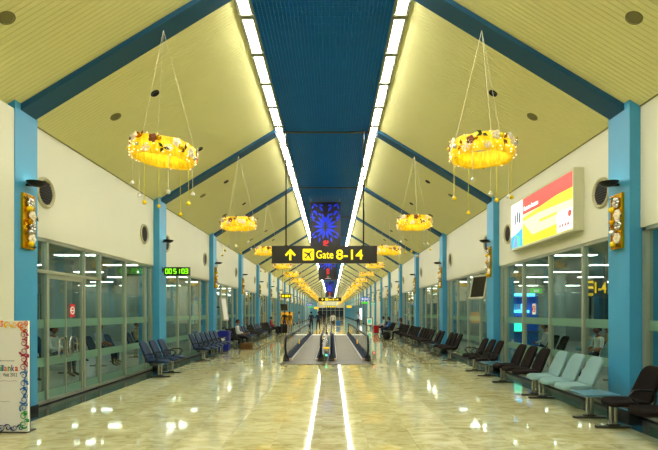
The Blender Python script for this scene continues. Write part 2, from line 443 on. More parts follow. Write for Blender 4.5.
m = MB(); m.box(-1.5, 1.5, -.02, .02, GZ-.07, GZ-.03); bar_me = m.mesh('cross_bar', 'steel_dark')
for i, y in enumerate(frames):
    k = i - 2
    if k < 0: lab = 'blue steel roof frame standing behind the viewpoint, number %s back' % nth(-k-1)
    elif k < 12: lab = 'blue steel roof frame with two columns, %s counted from the front' % nth(k)
    else: lab = 'small blue steel roof frame far down the hall'
    t = thing('roof_frame', lab, 'roof frame', (0, y, 0), 0, 'blue portal frames')
    for s in (-1, 1):
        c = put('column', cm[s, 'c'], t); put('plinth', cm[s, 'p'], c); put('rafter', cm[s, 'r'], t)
    put('cross_bar', bar_me, t)

# ---------------------------------------------------------------- upper walls, with round vents
for s, nm in ((-1, 'left'), (1, 'right')):
    m = MB(); a, b = sorted((s*WALLX, s*(WALLX+.2)))
    m.box(a, b, YB, YE, WB, EAVE + .1)
    wall = struct(m.build('wall_' + nm, 'wall_paint'), 'cream upper wall along the %s side' % nm)
    m = MB(); a, b = sorted((s*(WALLX-.012), s*(WALLX+.01))); m.box(a, b, YB, YE, EAVE-.012, EAVE+.03); m.build('eave_trim', 'speaker_mesh', wall)
    m = MB(); a, b = sorted((s*(WALLX+.2), s*(WALLX+.6))); m.box(a, b, YB, YE, 3.3, 7); m.build('outer_wall', 'lounge_wall', wall)
vr, vg = MB(), MB()
Mx = Matrix.Rotation(R(90), 4, 'Y')
vr.lathe([(.205, 0), (.215, .03), (.245, .045), (.27, .03), (.27, 0)], 28, Mx); vring = vr.mesh('ring', 'vent_ring', True)
vg.lathe([(0, .02), (.1, .018), (.21, .008)], 24, Mx); vgr = vg.mesh('grille', 'vent_mesh', True)
vb = MB(); [vb.box(-.004, .03, -.2 + abs(q)*.02, .2 - abs(q)*.02, q*.045-.004, q*.045+.004) for q in range(-4, 5)]; vbar = vb.mesh('slat', 'black_metal')
for i in range(0, 13):
    for s, nm in ((-1, 'left'), (1, 'right')):
        for q, yy in enumerate((F0 + BAY*i + .78, F0 + BAY*(i+1) - .98)):
            lab = 'round dark vent on the %s cream wall, just %s blue column %s' % (nm, 'beyond' if q == 0 else 'in front of', nth(i if q == 0 else i+1))
            t = thing('round_vent', lab, 'vent', (s*WALLX, yy, 3.76), 0 if s < 0 else PI, 'round vents on the upper walls')
            put('ring', vring, t); put('grille', vgr, t)
            if i < 2: put('slat', vbar, t)

# ---------------------------------------------------------------- window bays
pane_cache = {}
def bx(name, m, parent, *a): mb = MB(); mb.box(*a); return mb.build(name, m, parent)
BANDS = ((1.36, 1.52), (.68, .84), (.06, .24))
wcount = [0]
def window_bay(s, y0, y1, mull, detail, door=None):
    wcount[0] += 1
    w = struct_empty('window_%d' % wcount[0], (s*GLX, (y0+y1)/2, 0)); yc = (y0+y1)/2
    w['label'] = 'aluminium framed glass wall bay on the %s side' % ('left' if s < 0 else 'right')
    z0, z1 = .02, WB
    fw = .03
    f = MB(); f.box(-.05, .05, y0-yc, y1-yc, z0, z0+.06); f.box(-.05, .05, y0-yc, y1-yc, z1-.06, z1+.03); f.box(-.05, .05, y0-yc, y0-yc+.1, z0, z1); f.box(-.05, .05, y1-yc-.1, y1-yc, z0, z1)
    f.build('frame', 'aluminium', w)
    for ym in mull: bx('mullion', 'aluminium', w, -.05, .05, ym-yc-fw, ym-yc+fw, z0, z1)
    ys = [y0+.1] + list(mull) + [y1-.1]
    for k in range(len(ys)-1):
        a, b = ys[k]-yc + (fw if k else 0), ys[k+1]-yc - (fw if k < len(ys)-2 else 0)
        top = z1 - .06
        if door and k in door:
            bx('transom', 'aluminium', w, -.05, .05, a, b, 2.34, 2.40)
            bx('pane', 'glass', w, -.006, .006, a, b, 2.40, top)
            if k == door[0]:
                d = bx('door_leaf', 'aluminium', w, -.03, .03, a, b, 2.26, 2.34)
                bx('stile', 'aluminium', d, -.03, .03, a, a+.05, .03, 2.26); bx('stile', 'aluminium', d, -.03, .03, b-.05, b, .03, 2.26)
                md = (a+b)/2; bx('stile', 'aluminium', d, -.025, .025, md-.012, md+.012, .03, 2.26)
                for sg in (-1, 1):
                    hb = MB(); x = -.07*s; yq = md + sg*.17
                    hb.tube([(0, yq-.11*0, .82), (x, yq, .84), (x, yq, 1.02), (x, yq, 1.12), (0, yq, 1.14)], .014, 8); hb.build('pull_handle', 'steel', d, True)
                    hb = MB(); hb.tube([(x*.9, md + sg*.32, .78), (x*.9, md + sg*.32, 1.08), (x*.9, md+sg*.26, 1.16), (x*.9, md+sg*.1, 1.16), (x*.9, md+sg*.05, 1.08), (x*.9, md+sg*.05, .78)], .016, 8); hb.build('push_bar', 'steel', d, True)
                top = 2.26; 
            else: top = 2.34
        p = bx('pane', 'glass', w, -.006, .006, a, b, z0+.06, top)
        if detail:
            for (b0, b1) in BANDS: bx('frosted_band', 'glass_frost', p, -.011, .011, a, b, b0, b1)
    if not detail:
        for (b0, b1) in BANDS[:2]: bx('frosted_band', 'glass_frost', w, -.011, .011, y0-yc+.1, y1-yc-.1, b0, b1)
    return w
for i in range(-1, NF-1):
    yb = F0 + BAY*i + FW/2 + .01; ye = F0 + BAY*(i+1) - FW/2 - .01
    if i == 0: window_bay(-1, yb, ye, (8.62, 9.92, 10.6, 11.9, 13.2), True, door=(1, 0, 2))
    elif 12 < i < 17:
        m = MB(); m.box(-5.12, -4.95, yb - .05, ye + .05, 0, WB + .01); struct(m.build('wall_left_infill', 'wall_paint'))
    elif i > 0:
        window_bay(-1, yb, ye, [yb + .45, yb + 1.75, yb + 3.1, yb + 4.4] if i < 8 else [yb + 1.9, yb+3.8], i < 3)
    if i in (6, 7, 8):
        m = MB(); m.box(4.95, 5.12, yb - .05, ye + .05, 0, WB + .01); struct(m.build('wall_right_infill', 'wall_paint')); continue
    if i == 0: window_bay(1, yb, ye, (9.2, 10.62, 12.08, 13.3), True)
    else: window_bay(1, yb, ye, [yb + 1.3, yb + 2.7, yb + 4.1, yb + 5.1] if i < 8 else [yb + 1.9, yb + 3.8], -1 <= i < 3)
# nearest left bay: flush cream wall with a louvred door panel
yb, ye = F0 - BAY + FW/2 + .01, F0 - FW/2
m = MB(); m.box(-5.2, -4.77, 6.95, ye - .005, 0, 4.8); m.box(-5.2, -4.77, yb, 6.95, 2.72, 4.8); m.box(-5.2, -4.77, yb, 4.4, 0, 2.72)
struct(m.build('wall_near_left', 'wall_paint'), 'cream wall around the louvred opening at the left edge')
ld = struct_empty('door_1', (-4.86, 5.67, 0)); ld['label'] = 'louvred cream door at the left edge'
m = MB(); m.box(-.04, .09, 1.16, 1.28, 0, 2.72); m.box(-.04, .09, -1.28, -1.16, 0, 2.72); m.box(-.04, .09, -1.16, 1.16, 2.6, 2.72); m.build('door_frame', 'wall_trim', ld)
lm = MB(); lm.box(-.02, .02, -1.16, 1.16, -.022, .022, Matrix.Rotation(R(35), 4, 'Y')); lme = lm.mesh('louvre', 'blind')
for q in range(42): put('louvre', lme, ld, (0, 0, .06 + q*.061))
bx('back_panel', 'wall_trim', ld, -.3, -.26, -1.2, 1.2, 0, 2.7)

# ---------------------------------------------------------------- hall end walls
m = MB(); m.box(-5.4, 5.4, YB-.2, YB, 0, 7.4); struct(m.build('wall_back', 'wall_paint'), 'cream wall behind the viewpoint')
m = MB(); m.box(-5.4, 5.4, YE, YE+.2, 3.1, 7.4); m.box(-5.4, -4.4, YE, YE+.2, 0, 3.1); m.box(4.4, 5.4, YE, YE+.2, 0, 3.1)
fw_ = struct(m.build('wall_front', 'wall_paint'), 'cream gable wall at the far end of the hall')
dw = struct_empty('window_far', (0, YE+.1, 0)); dw['label'] = 'dark glazed doors at the far end of the hall'
for q in range(6):
    x0 = -4.4 + q*8.8/6
    bx('pane', 'night_window', dw, x0+.06, x0+8.8/6-.06, -.02, .02, .08, 3.02); bx('mullion', 'aluminium', dw, x0-.06, x0+.06, -.05, .05, 0, 3.1)
bx('transom', 'aluminium', dw, -4.4, 4.4, -.04, .04, 2.2, 2.3)

# ---------------------------------------------------------------- gate lounges behind the glass
for s, nm in ((-1, 'left'), (1, 'right')):
    a, b = sorted((s*5.06, s*15.0))
    m = MB(); m.box(a, b, YB, YE, -.2, -.003); struct(m.build('floor_lounge_' + nm, 'lounge_floor'))
    a2, b2 = sorted((s*5.14, s*15.0))
    m = MB(); m.box(a2, b2, YB, YE, 3.14, 3.3); struct(m.build('ceiling_lounge_' + nm, 'lounge_ceiling'))
    a, b = sorted((s*14.8, s*15.0)); m = MB(); m.box(a, b, YB, YE, 0, .9); m.box(a, b, YB, YE, 2.6, 3.14)
    ow = struct(m.build('wall_lounge_' + nm, 'lounge_wall'))
    y = YB
    while y < 70:
        a, b = sorted((s*14.88, s*14.92)); bx('night_pane', 'night_window', ow, a, b, y+.05, y+2.35, .9, 2.6)
        a, b = sorted((s*14.8, s*14.95)); bx('mullion', 'aluminium', ow, a, b, y-.05, y+.05, .9, 2.6); y += 2.4
    a, b = sorted((s*14.88, s*14.92)); bx('night_pane', 'night_window', ow, a, b, y, YE, .9, 2.6)
    wn_ = 0
    for yw in ((27.3, 45.2, 70.2, 110.2) if s < 0 else (27.3, 39.2, 64.2, 101.2)):
        a, b = sorted((s*7.0, s*14.8)); m = MB(); m.box(a, b, yw, yw+.15, 0, 3.14); wn_ += 1
        struct(m.build('wall_partition_%s_%d' % (nm, wn_), 'lounge_wall'))
    for e in (YB, YE-.15): 
        a, b = sorted((s*5.2, s*14.9)); m = MB(); m.box(a, b, e, e+.15, 0, 3.14); struct(m.build('wall_lounge_end_%s' % nm, 'lounge_wall'))
lh = MB(); lh.box(-.54, .54, -.14, .14, -.02, .03); lh_me = lh.mesh('housing', 'light_housing'); ll = MB(); ll.box(-.5, .5, -.1, .1, -.03, -.02); ll_me = ll.mesh('diffuser', 'lounge_lamp')
for s, nm in ((-1, 'left'), (1, 'right')):
    y = 4.5; r_ = 0
    while y < 60:
        for q, x in enumerate((6.4, 8.7, 11.0, 13.3)):
            if y > 34 and q > 1: continue
            if y < 20: lab = 'slim white lounge lamp behind %s glass, %s row back, %s from the glass' % (nm, nth(r_), nth(q))
            else: lab = 'slim white lounge ceiling lamp far behind the %s glass wall' % nm
            t = thing('lounge_lamp', lab, 'ceiling light', (s*x, y, 3.13), 0, 'lounge ceiling lamps')
            put('housing', lh_me, t); put('diffuser', ll_me, t)
        y += 2.6 if y < 20 else 3.2; r_ += 1
for s, nm, spots in ((-1, 'left', ((-7.7, 13.9), (-7.7, 18.9), (-9.4, 10.6))), (1, 'right', ((9.4, 13.6), (8.9, 18.6), (9.4, 10.6)))):
    for q, (x, y) in enumerate(spots):
        m = MB(); m.lathe([(.34, 0), (.34, .12), (.3, .14), (.3, 3.0), (.34, 3.02), (.34, 3.13)], 20, Matrix.Translation((x, y, 0)))
        tag(m.build('lounge_column', 'lounge_wall', None, True), 'pale round lounge column behind the %s glass, %s' % (nm, ('in the middle', 'farther back', 'deep in the lounge near the front')[q]), 'column')

# ---------------------------------------------------------------- ceiling speakers and spots
sp = MB(); sp.lathe([(0, -.012), (.12, -.014), (.14, -.008), (.145, 0)], 24); sp_me = sp.mesh('speaker_grille', 'speaker_mesh', True)
sr = MB(); sr.lathe([(.14, -.012), (.15, -.016), (.165, -.012), (.17, 0)], 24); sr_me = sr.mesh('rim', 'speaker_mesh', True)
dk = MB(); dk.lathe([(0, .0), (.05, -.004), (.07, -.02), (.085, -.018), (.09, 0)], 20); dk_me = dk.mesh('spot_can', 'black_metal', True)
for i in range(0, 10):
    for s, nm in ((-1, 'left'), (1, 'right')):
        ang = math.atan(SLOPE) * s
        for dy, w_ in ((-1.6, 'before'), (1.5, 'after')):
            x, y = 4.0, F0 + BAY*i + dy
            t = thing('ceiling_speaker', 'round olive speaker on the %s ceiling slope just %s the %s beam' % (nm, w_, nth(i)), 'speaker', (s*x, y, ceil_z(x)), 0, 'round ceiling speakers')
            t.rotation_euler = (0, ang, 0); t.scale = (.64, .64, .64); put('speaker_grille', sp_me, t); put('rim', sr_me, t)
            if i == 0 and dy < 0: continue
            x = 3.25
            t = put('ceiling_spot', dk_me, None, (s*x, y, ceil_z(x)), (0, ang, 0)); tag(t, 'small black spotlight on the %s ceiling slope just %s the %s beam' % (nm, w_, nth(i)), 'spotlight', 'black ceiling spots')

# ---------------------------------------------------------------- uplighters and gold garland plaques on the columns
um = MB(); prof = [(.02, -.075), (.07, -.068), (.12, -.042), (.15, 0), (.143, 0), (.11, -.035), (.02, -.06)]
um.lathe(prof, 24); bowl = um.mesh('bowl', 'black_metal', True)
um = MB(); um.lathe([(0, -.025), (.1, -.025), (.105, -.032)], 16); lampd = um.mesh('lamp', 'lamp_glow')
um = MB(); um.box(-.16, -.07, -.025, .025, -.065, -.03); arm = um.mesh('bracket', 'black_metal')
def garland_parts(detail):
    out = []
    m = MB(); m.box(0, .035, -.15, .15, -.44, .44); m.box(.035, .045, -.15, -.13, -.44, .44); m.box(.035, .045, .13, .15, -.44, .44); m.box(.035, .045, -.15, .15, .42, .44); m.box(.035, .045, -.15, .15, -.44, -.42)
    out.append(('backing_board', m.mesh('backing_board', 'gold')))
    rnd = random.Random(5)
    for q, (y, z) in enumerate(((.02, .3), (-.05, .2), (.06, .1), (-.04, .0), (.07, -.06), (-.03, -.17), (.05, -.27), (-.02, -.36))):
        m = MB()
        if q % 2 == 0:
            M = Matrix.Translation((.06, y, z))
            for k in range(6):
                a = 2*PI*k/6; m.ball((0, .055*math.cos(a), .055*math.sin(a)), .04, 8, 4, (.5, 1, 1), M)
            m.ball((.02, 0, 0), .03, 8, 5, (1, 1, 1), M); out.append(('flower', m.mesh('flower', ('silver', 'flower_cream')[(q // 2) % 2], True)))
        else:
            m.ball((.085, y, z), .05, 10, 6); out.append(('bauble', m.mesh('bauble', ('bauble_yellow', 'gold', 'silver', 'bauble_yellow')[q // 2], True)))
    for q in range(7):
        y, z = rnd.uniform(-.12, .12), -.38 + q*.125; m = MB()
        a = rnd.uniform(0, 6.28); M = Matrix.Translation((.05, y, z)) @ Matrix.Rotation(a, 4, 'X') @ Matrix.Rotation(.4, 4, 'Z')
        m.add([M @ Vector(p) for p in ((0, 0, 0), (.02, .03, .05), (.03, 0, .12), (.02, -.03, .05), (-.004, 0, .05))], [(0, 1, 2, 4), (0, 4, 2, 3), (0, 3, 2, 1)])
        out.append(('leaf', m.mesh('leaf', ('leaf_green', 'gold')[q % 2])))
    return out
gp = garland_parts(True)
for i in range(0, 13):
    for s, nm in ((-1, 'left'), (1, 'right')):
        y = F0 + BAY*i
        t = thing('uplighter', 'black dish uplighter on the %s blue column of the %s side' % (nth(i), nm), 'wall lamp', (s*(COLX-.16), y, 3.74), 0 if s < 0 else PI, 'uplighters on the columns')
        put('bowl', bowl, t); put('lamp', lampd, t); put('bracket', arm, t)
        if i == 1 and s < 0: continue
        t = thing('garland_plaque', 'gold garland plaque with baubles on the %s blue column of the %s side' % (nth(i), nm), 'wall ornament', (s*COLX, y-.0, 3.1), 0 if s < 0 else PI, 'garland plaques on the columns')
        for q, (n_, me) in enumerate(gp):
            if i < 3 or q < 9: put(n_, me, t)
for i in range(13, NF):
    for s, nm in ((-1, 'left'), (1, 'right')):
        t = thing('uplighter', 'tiny far uplighter on a %s column' % nm, 'wall lamp', (s*(COLX-.16), F0+BAY*i, 3.74), 0 if s < 0 else PI, 'uplighters on the columns'); put('bowl', bowl, t); put('lamp', lampd, t)
for i in (-2, -1):
    for s, nm in ((-1, 'left'), (1, 'right')):
        t = thing('uplighter', 'black dish uplighter on a %s column behind the viewpoint' % nm, 'wall lamp', (s*(COLX-.16), F0+BAY*i, 3.74), 0 if s < 0 else PI, 'uplighters on the columns'); put('bowl', bowl, t); put('lamp', lampd, t); put('bracket', arm, t)

# ---------------------------------------------------------------- festive ring chandeliers
RR, RH = .465, .27
def ring_meshes(seed):
    rnd = random.Random(seed); out = {}
    m = MB(); n = 72
    prof = [(-.05, 0), (.0, -.012), (.012, .03), (.02, .1), (.016, .2), (.008, RH-.02), (0, RH), (-.055, RH-.005), (-.065, .2), (-.065, .08)]
    vs = []; np_ = len(prof)
    for k in range(n):
        a = 2*PI*k/n; wob = .008*math.sin(11*a + seed) + .005*math.sin(23*a)
        for (dr, z) in prof: vs.append(((RR+dr+wob)*math.cos(a), (RR+dr+wob)*math.sin(a), z + .008*math.sin(5*a+seed)))
    fs = [(k*np_+q, ((k+1) % n)*np_+q, ((k+1) % n)*np_+(q+1) % np_, k*np_+(q+1) % np_) for k in range(n) for q in range(np_)]
    m.add(vs, fs); out['band'] = m.mesh('fabric_band', 'ring_fabric', True)
    m = MB()
    for q in range(90):
        a = rnd.uniform(0, 2*PI); r = RR + rnd.uniform(.02, .06); z = rnd.uniform(-.01, RH+.02); m.ball((r*math.cos(a), r*math.sin(a), z), .009, 4, 2)
    out['bulbs'] = m.mesh('fairy_lights', 'fairy_bulb')
    m = MB(); m.tube([((RR-.022)*math.cos(2*PI*k/40), (RR-.022)*math.sin(2*PI*k/40), .13) for k in range(40)], .01, 5, closed=True); out['tube'] = m.mesh('added_glow_tube', 'ring_glow')  # added tube, hidden in the band to make the fabric glow
    orn = []
    for q in range(36):
        a = 2*PI*q/36 + rnd.uniform(-.06, .06); z = rnd.uniform(.05, RH-.03); m = MB(); kind = q % 4
        M = Matrix.Rotation(a, 4, 'Z') @ Matrix.Translation((RR+.03, 0, z))
        if kind == 0:      # snowflake
            sz = rnd.uniform(.06, .1)
            for k in range(6):
                an = 2*PI*k/6; d = Vector((0, math.cos(an), math.sin(an)))
                m.tube([M @ Vector((0.01, 0, 0)), M @ (d*sz + Vector((.02, 0, 0)))], [.01, .006], 4)
                e = Vector((0, math.cos(an+.6), math.sin(an+.6))); m.tube([M @ (d*sz*.55 + Vector((.015, 0, 0))), M @ (e*sz*.85 + Vector((.02, 0, 0)))], .006, 4)
            orn.append(('snowflake', m.mesh('snowflake', 'bauble_white')))
        elif kind == 1:    # flower
            for k in range(5):
                an = 2*PI*k/5; m.ball((.01, .04*math.cos(an), .04*math.sin(an)), .034, 6, 4, (.45, 1, 1), M)
            m.ball((.02, 0, 0), .022, 6, 4, (1, 1, 1), M); orn.append(('flower', m.mesh('flower', ('flower_brown', 'flower_cream', 'flower_cream')[(q // 4) % 3], True)))
        elif kind == 2:
            m.ball((.02, 0, 0), rnd.uniform(.03, .045), 8, 5, (1, 1, 1), M); orn.append(('bauble', m.mesh('bauble', ('gold', 'bauble_yellow', 'silver')[(q // 4) % 3], True)))
        else:              # leaf spray
            for k in range(3):
                an = rnd.uniform(0, 6.28); N = M @ Matrix.Rotation(an, 4, 'X')
                m.add([N @ Vector(p) for p in ((0, 0, 0), (.03, .025, .04), (.035, 0, .1), (.03, -.025, .04), (.005, 0, .04))], [(0, 1, 2, 4), (0, 4, 2, 3), (0, 3, 2, 1)])
            orn.append(('leaf_spray', m.mesh('leaf_spray', ('leaf_green', 'flower_brown', 'gold')[(q // 4) % 3])))
    out['orn'] = orn
    allm = {}
    return out
ring_sets = [ring_meshes(1), ring_meshes(4)]
th = {}
for c_, L_ in (('y', .74), ('y', .64), ('w', .54), ('w', .42)):
    m = MB(); m.tube([(0, 0, 0), (0, 0, -L_)], .004, 4); th[c_, L_] = (m.mesh('thread', 'thread_yellow' if c_ == 'y' else 'wire_pale'),)
    m = MB(); m.ball((0, 0, -L_-.03), .034, 10, 6); th[c_, L_] += (m.mesh('bauble', 'bauble_yellow' if c_ == 'y' else 'bauble_white', True),)
order = [('w', .42), ('y', .74), ('y', .64), ('w', .54), ('w', .42), ('y', .74), ('w', .54), ('y', .64)]
# far rings: ornaments joined
def joined(meshes, name):
    bm = bmesh.new(); mats = []; 
    me = bpy.data.meshes.new(name)
    for (n_, x) in meshes:
        mt = x.materials[0]
        if mt not in mats: mats.append(mt)
        st = len(bm.faces); bm.from_mesh(x); bm.faces.ensure_lookup_table()
        for f in bm.faces[st:]: f.material_index = mats.index(mt)
    bm.to_mesh(me); bm.free()
    for mt in mats: me.materials.append(mt)
    return me
orn_join = [joined(r['orn'], 'ornaments') for r in ring_sets]
allth = MB()
for q in range(8):
    a = 2*PI*q/8 + .2; L_ = order[q][1]; p = (RR*math.cos(a), RR*math.sin(a)); allth.tube([(p[0], p[1], 0), (p[0], p[1], -L_)], .004, 4); allth.ball((p[0], p[1], -L_-.03), .034, 6, 4)
allth_me = allth.mesh('bauble_threads', 'bauble_yellow', True)
RX = 2.56
for i in range(0, NF):
    for s, nm in ((-1, 'left'), (1, 'right')):
        z = 4.08 + (0.0 if s < 0 else .03); st = ring_sets[(i + (s > 0)) % 2]
        lab = '%s yellow fabric ring chandelier from the front, %s row' % (nth(i), nm) if i < 12 else 'far small yellow ring chandelier of the %s row' % nm
        if i == 0: lab = 'large nearest %s ring chandelier of yellow fabric with hanging baubles' % nm
        t = thing('ring_chandelier', lab, 'chandelier', (s*RX, F0 + BAY*i, z), 0, 'yellow ring chandeliers')
        tilt = (R(3), R(5), .3) if (s < 0 and i == 0) else (random.uniform(-.04, .04), random.uniform(-.04, .04), random.uniform(0, 6))
        t.rotation_euler = tilt
        put('fabric_band', st['band'], t); put('added_glow_tube', st['tube'], t)
        o = put('fairy_lights', st['bulbs'], t); o['kind'] = 'stuff'
        Mi = t.rotation_euler.to_matrix().inverted()
        hook = Mi @ Vector((.0, 0, ceil_z(RX) - .09 - z))
        for k in range(3):
            a = 2*PI*k/3 + (.5 if s > 0 else .1) - tilt[2]; m = MB(); m.tube([hook, (RR*math.cos(a), RR*math.sin(a), RH-.01)], .0032 if i < 4 else .006, 4); m.build('hanging_wire', 'wire_pale', t)
        if i < 3:
            for (n_, me) in st['orn']: put(n_, me, t)
            for q in range(8):
                a = 2*PI*q/8 + .2; th_, ba_ = th[order[q]]
                e = put('thread', th_, t, (RR*math.cos(a), RR*math.sin(a), 0)); e.rotation_euler = Mi.to_euler(); put('bauble', ba_, e)
        else:
            o = put('ornaments', orn_join[(i + (s > 0)) % 2], t); o['kind'] = 'stuff'
            if i < 12:
                o = put('bauble_threads', allth_me, t); o['kind'] = 'stuff'

# ---------------------------------------------------------------- hanging gate signs
def fit_text(txt, w, h, m, parent, cx, cz, y, depth=.006, bold=0, name='lettering', rot=FACE_CAM, loc=None):
    me = text_mesh(txt, 1.0, 0.02, name, bold=bold)
    xs = [v.co.x for v in me.vertices]; ys = [v.co.y for v in me.vertices]
    sx, sy = w / (max(xs)-min(xs)), h / (max(ys)-min(ys)); ox, oy = (max(xs)+min(xs))/2, (max(ys)+min(ys))/2
    for v in me.vertices: v.co = ((v.co.x-ox)*sx, (v.co.y-oy)*sy, v.co.z * depth / .02)
    me.materials.clear(); me.materials.append(MAT[m])
    return put(name, me, parent, loc if loc else (cx, y, cz), rot)
def arrow_pts(s):
    return [(-.09*s, -.5*s), (.09*s, -.5*s), (.09*s, .12*s), (.36*s, -.15*s), (.48*s, -.02*s), (0, .5*s), (-.48*s, -.02*s), (-.36*s, -.15*s), (-.09*s, .12*s)]
PLANE = [(0, .5), (.05, .44), (.06, .16), (.46, -.1), (.46, -.2), (.06, -.06), (.045, -.32), (.16, -.42), (.16, -.48), (0, -.44), (-.16, -.48), (-.16, -.42), (-.045, -.32), (-.06, -.06), (-.46, -.2), (-.46, -.1), (-.06, .16), (-.05, .44)]
FC = Matrix.Rotation(R(90), 4, 'X')
def gate_sign(y, x, lab, txt='8-14', detail=True, z=3.08):
    t = thing('gate_sign', lab, 'sign', (x, y, z), 0, 'hanging gate signs')
    W, H = 3.06, .48
    b = MB(); b.box(-W/2, W/2, -.05, .05, 0, H); b.box(-W/2-.01, W/2+.01, -.055, .055, H-.015, H+.012); b.box(-W/2-.01, W/2+.01, -.055, .055, -.012, .015); b.build('board', 'sign_board', t)
    for rx in (-1.12, 1.14):
        r = MB(); r.tube([(rx, 0, H), (rx, 0, GZ-z)], .022, 8); r.lathe([(.06, H+.012), (.06, H+.03), (.022, H+.04)], 10, Matrix.Translation((rx, 0, 0))); r.build('hanger_rod', 'black_metal', t)
    m = MB(); m.prism(arrow_pts(.33), .006, Matrix.Translation((-.99, -.05, H/2)) @ FC); m.build('arrow', 'sign_yellow', t)
    m = MB(); m.prism(rect_round(.33, .33, .03), .006, Matrix.Translation((-.466, -.05, H/2)) @ FC); sq = m.build('pictogram', 'sign_yellow', t)
    m = MB(); m.prism([(.3*(p[0]*math.cos(-.75)-p[1]*math.sin(-.75)), .3*(p[0]*math.sin(-.75)+p[1]*math.cos(-.75))) for p in PLANE], .008, Matrix.Translation((-.466, -.056, H/2)) @ FC); m.build('plane_symbol', 'sign_board', sq)
    fit_text('Gate', .5, .235, 'sign_yellow', t, .01, H/2 - .0, -.053, bold=.01)
    fit_text(txt, .78, .29, 'sign_yellow', t, .73, H/2, -.053, bold=.015)
gate_sign(14.0, -.06, 'large black hanging sign with yellow arrow, plane symbol and Gate 8-14')
gate_sign(64.0, -.04, 'small far hanging gate sign with yellow lettering, under the third banner')
t = thing('overhead_sign', 'smallest black hanging sign with yellow marks before the far gable', 'sign', (0, 120.0, 2.75), 0)
bx('board', 'sign_board', t, -1.4, 1.4, -.05, .05, 0, .5)
for q in range(5): m = MB(); m.prism(rect_round(.34, .3, .04), .01, Matrix.Translation((-1.1+q*.55, -.05, .25)) @ FC); m.build('symbol', 'sign_yellow', t)
for rx in (-1.1, 1.1): m = MB(); m.tube([(rx, 0, .5), (rx, 0, GZ-2.75)], .02, 6); m.build('hanger_rod', 'black_metal', t)

# ---------------------------------------------------------------- black banners with blue foliage figure
def leaf_pts(l, wd, n=8):
    up = [(wd*math.sin(PI*k/n)*(1-.35*k/n), l*k/n) for k in range(n+1)]
    return up + [(-p[0], p[1]) for p in reversed(up[1:-1])]
def banner(y, lab, x=-.13):
    W, H = 1.4, 2.62; top = 6.74
    t = thing('hanging_banner', lab, 'banner', (x, y, top), 0, 'black banners under the grille')
    m = MB(); n = 14                                         # cloth with slight sag
    for sgn in (-1, 1):
        vs = []
        for a in range(n+1):
            for b in range(n+1):
                u, v = a/n, b/n; vs.append(((u-.5)*W, .03*math.sin(u*PI*2+.5)*v + sgn*.006, -v*H))
        m.add(vs, [(a*(n+1)+b, a*(n+1)+b+1, (a+1)*(n+1)+b+1, (a+1)*(n+1)+b) for a in range(n) for b in range(n)])
    m.build('cloth', 'banner_black', t, True)
    m = MB(); m.tube([(-W/2-.03, 0, .01), (W/2+.03, 0, .01)], .018, 8); m.build('top_rod', 'steel_dark', t); m = MB(); m.tube([(-W/2-.03, 0, -H), (W/2+.03, 0, -H)], .018, 8); m.build('bottom_rod', 'steel_dark', t)
    for sx in (-1, 1): m = MB(); m.tube([(sx*W*.48, 0, .02), (sx*W*.48, 0, GZ-top)], .005, 4); m.build('wire', 'wire_pale', t)
    yf = -.045
    def lf(px, pz, l, wd, ang):
        m = MB(); m.prism(leaf_pts(l, wd), .006, Matrix.Translation((px, yf, pz)) @ FC @ Matrix.Rotation(R(ang), 4, 'Z')); m.build('print_leaf', 'banner_blue', t)
    for sx in (-1, 1):
        for (px, pz, l, wd, ang) in ((.06, -.98, .5, .07, -10), (.05, -1.05, .48, .06, -38), (.06, -1.1, .5, .07, -62), (.06, -1.14, .52, .07, -88), (.06, -1.2, .5, .07, -115), (.05, -1.24, .5, .07, -140), (.04, -1.3, .42, .07, -168),
                (.38, -.62, .3, .06, -30), (.46, -.72, .26, .05, -80), (.52, -.9, .24, .05, -20), (.5, -1.38, .24, .05, -150), (.38, -1.55, .24, .05, -120), (.25, -1.62, .24, .05, -170),
                (.12, -.42, .3, .06, -35), (.1, -.16, .2, .05, -80), (.36, -.2, .26, .05, -60), (.4, -.42, .22, .05, -100), (.16, -.62, .22, .05, -60), (.56, -.14, .2, .05, -160), (.6, -.5, .2, .04, -170)):
            lf(sx*px, pz, l, wd, ang if sx > 0 else -ang)
    m = MB()
    m.prism([(.11*math.cos(2*PI*k/16), .11*math.sin(2*PI*k/16)) for k in range(16)], .006, Matrix.Translation((0, yf, -.8)) @ FC); m.build('print_dot', 'banner_blue', t)
    fit_text('we', .46, .26, 'banner_red', t, 0, 0, 0, rot=(R(90), R(-90), 0), loc=(.02, yf, -2.0), bold=.02)
    for q, (c_, dx, dz) in enumerate((('orange_print', -.05, .03), ('green_print', .05, .03), ('red_print', -.04, -.05), ('blue_print', .05, -.05))):
        m = MB(); m.prism([(.055*math.cos(2*PI*k/10)+dx, .055*math.sin(2*PI*k/10)+dz) for k in range(10)], .006, Matrix.Translation((.02, yf, -2.4)) @ FC); m.build('logo_dot', c_, t)
    bx('logo_line', 'white_print', t, -.2, .24, yf-.006, yf, -2.53, -2.5)
banner(22.3, 'black banner with large blue leaf print, nearest, hanging behind the Gate 8-14 sign')
banner(36.8, 'black banner with red letters showing just below the Gate 8-14 sign')
banner(80.0, 'smallest far black banner with blue print below the other banners')

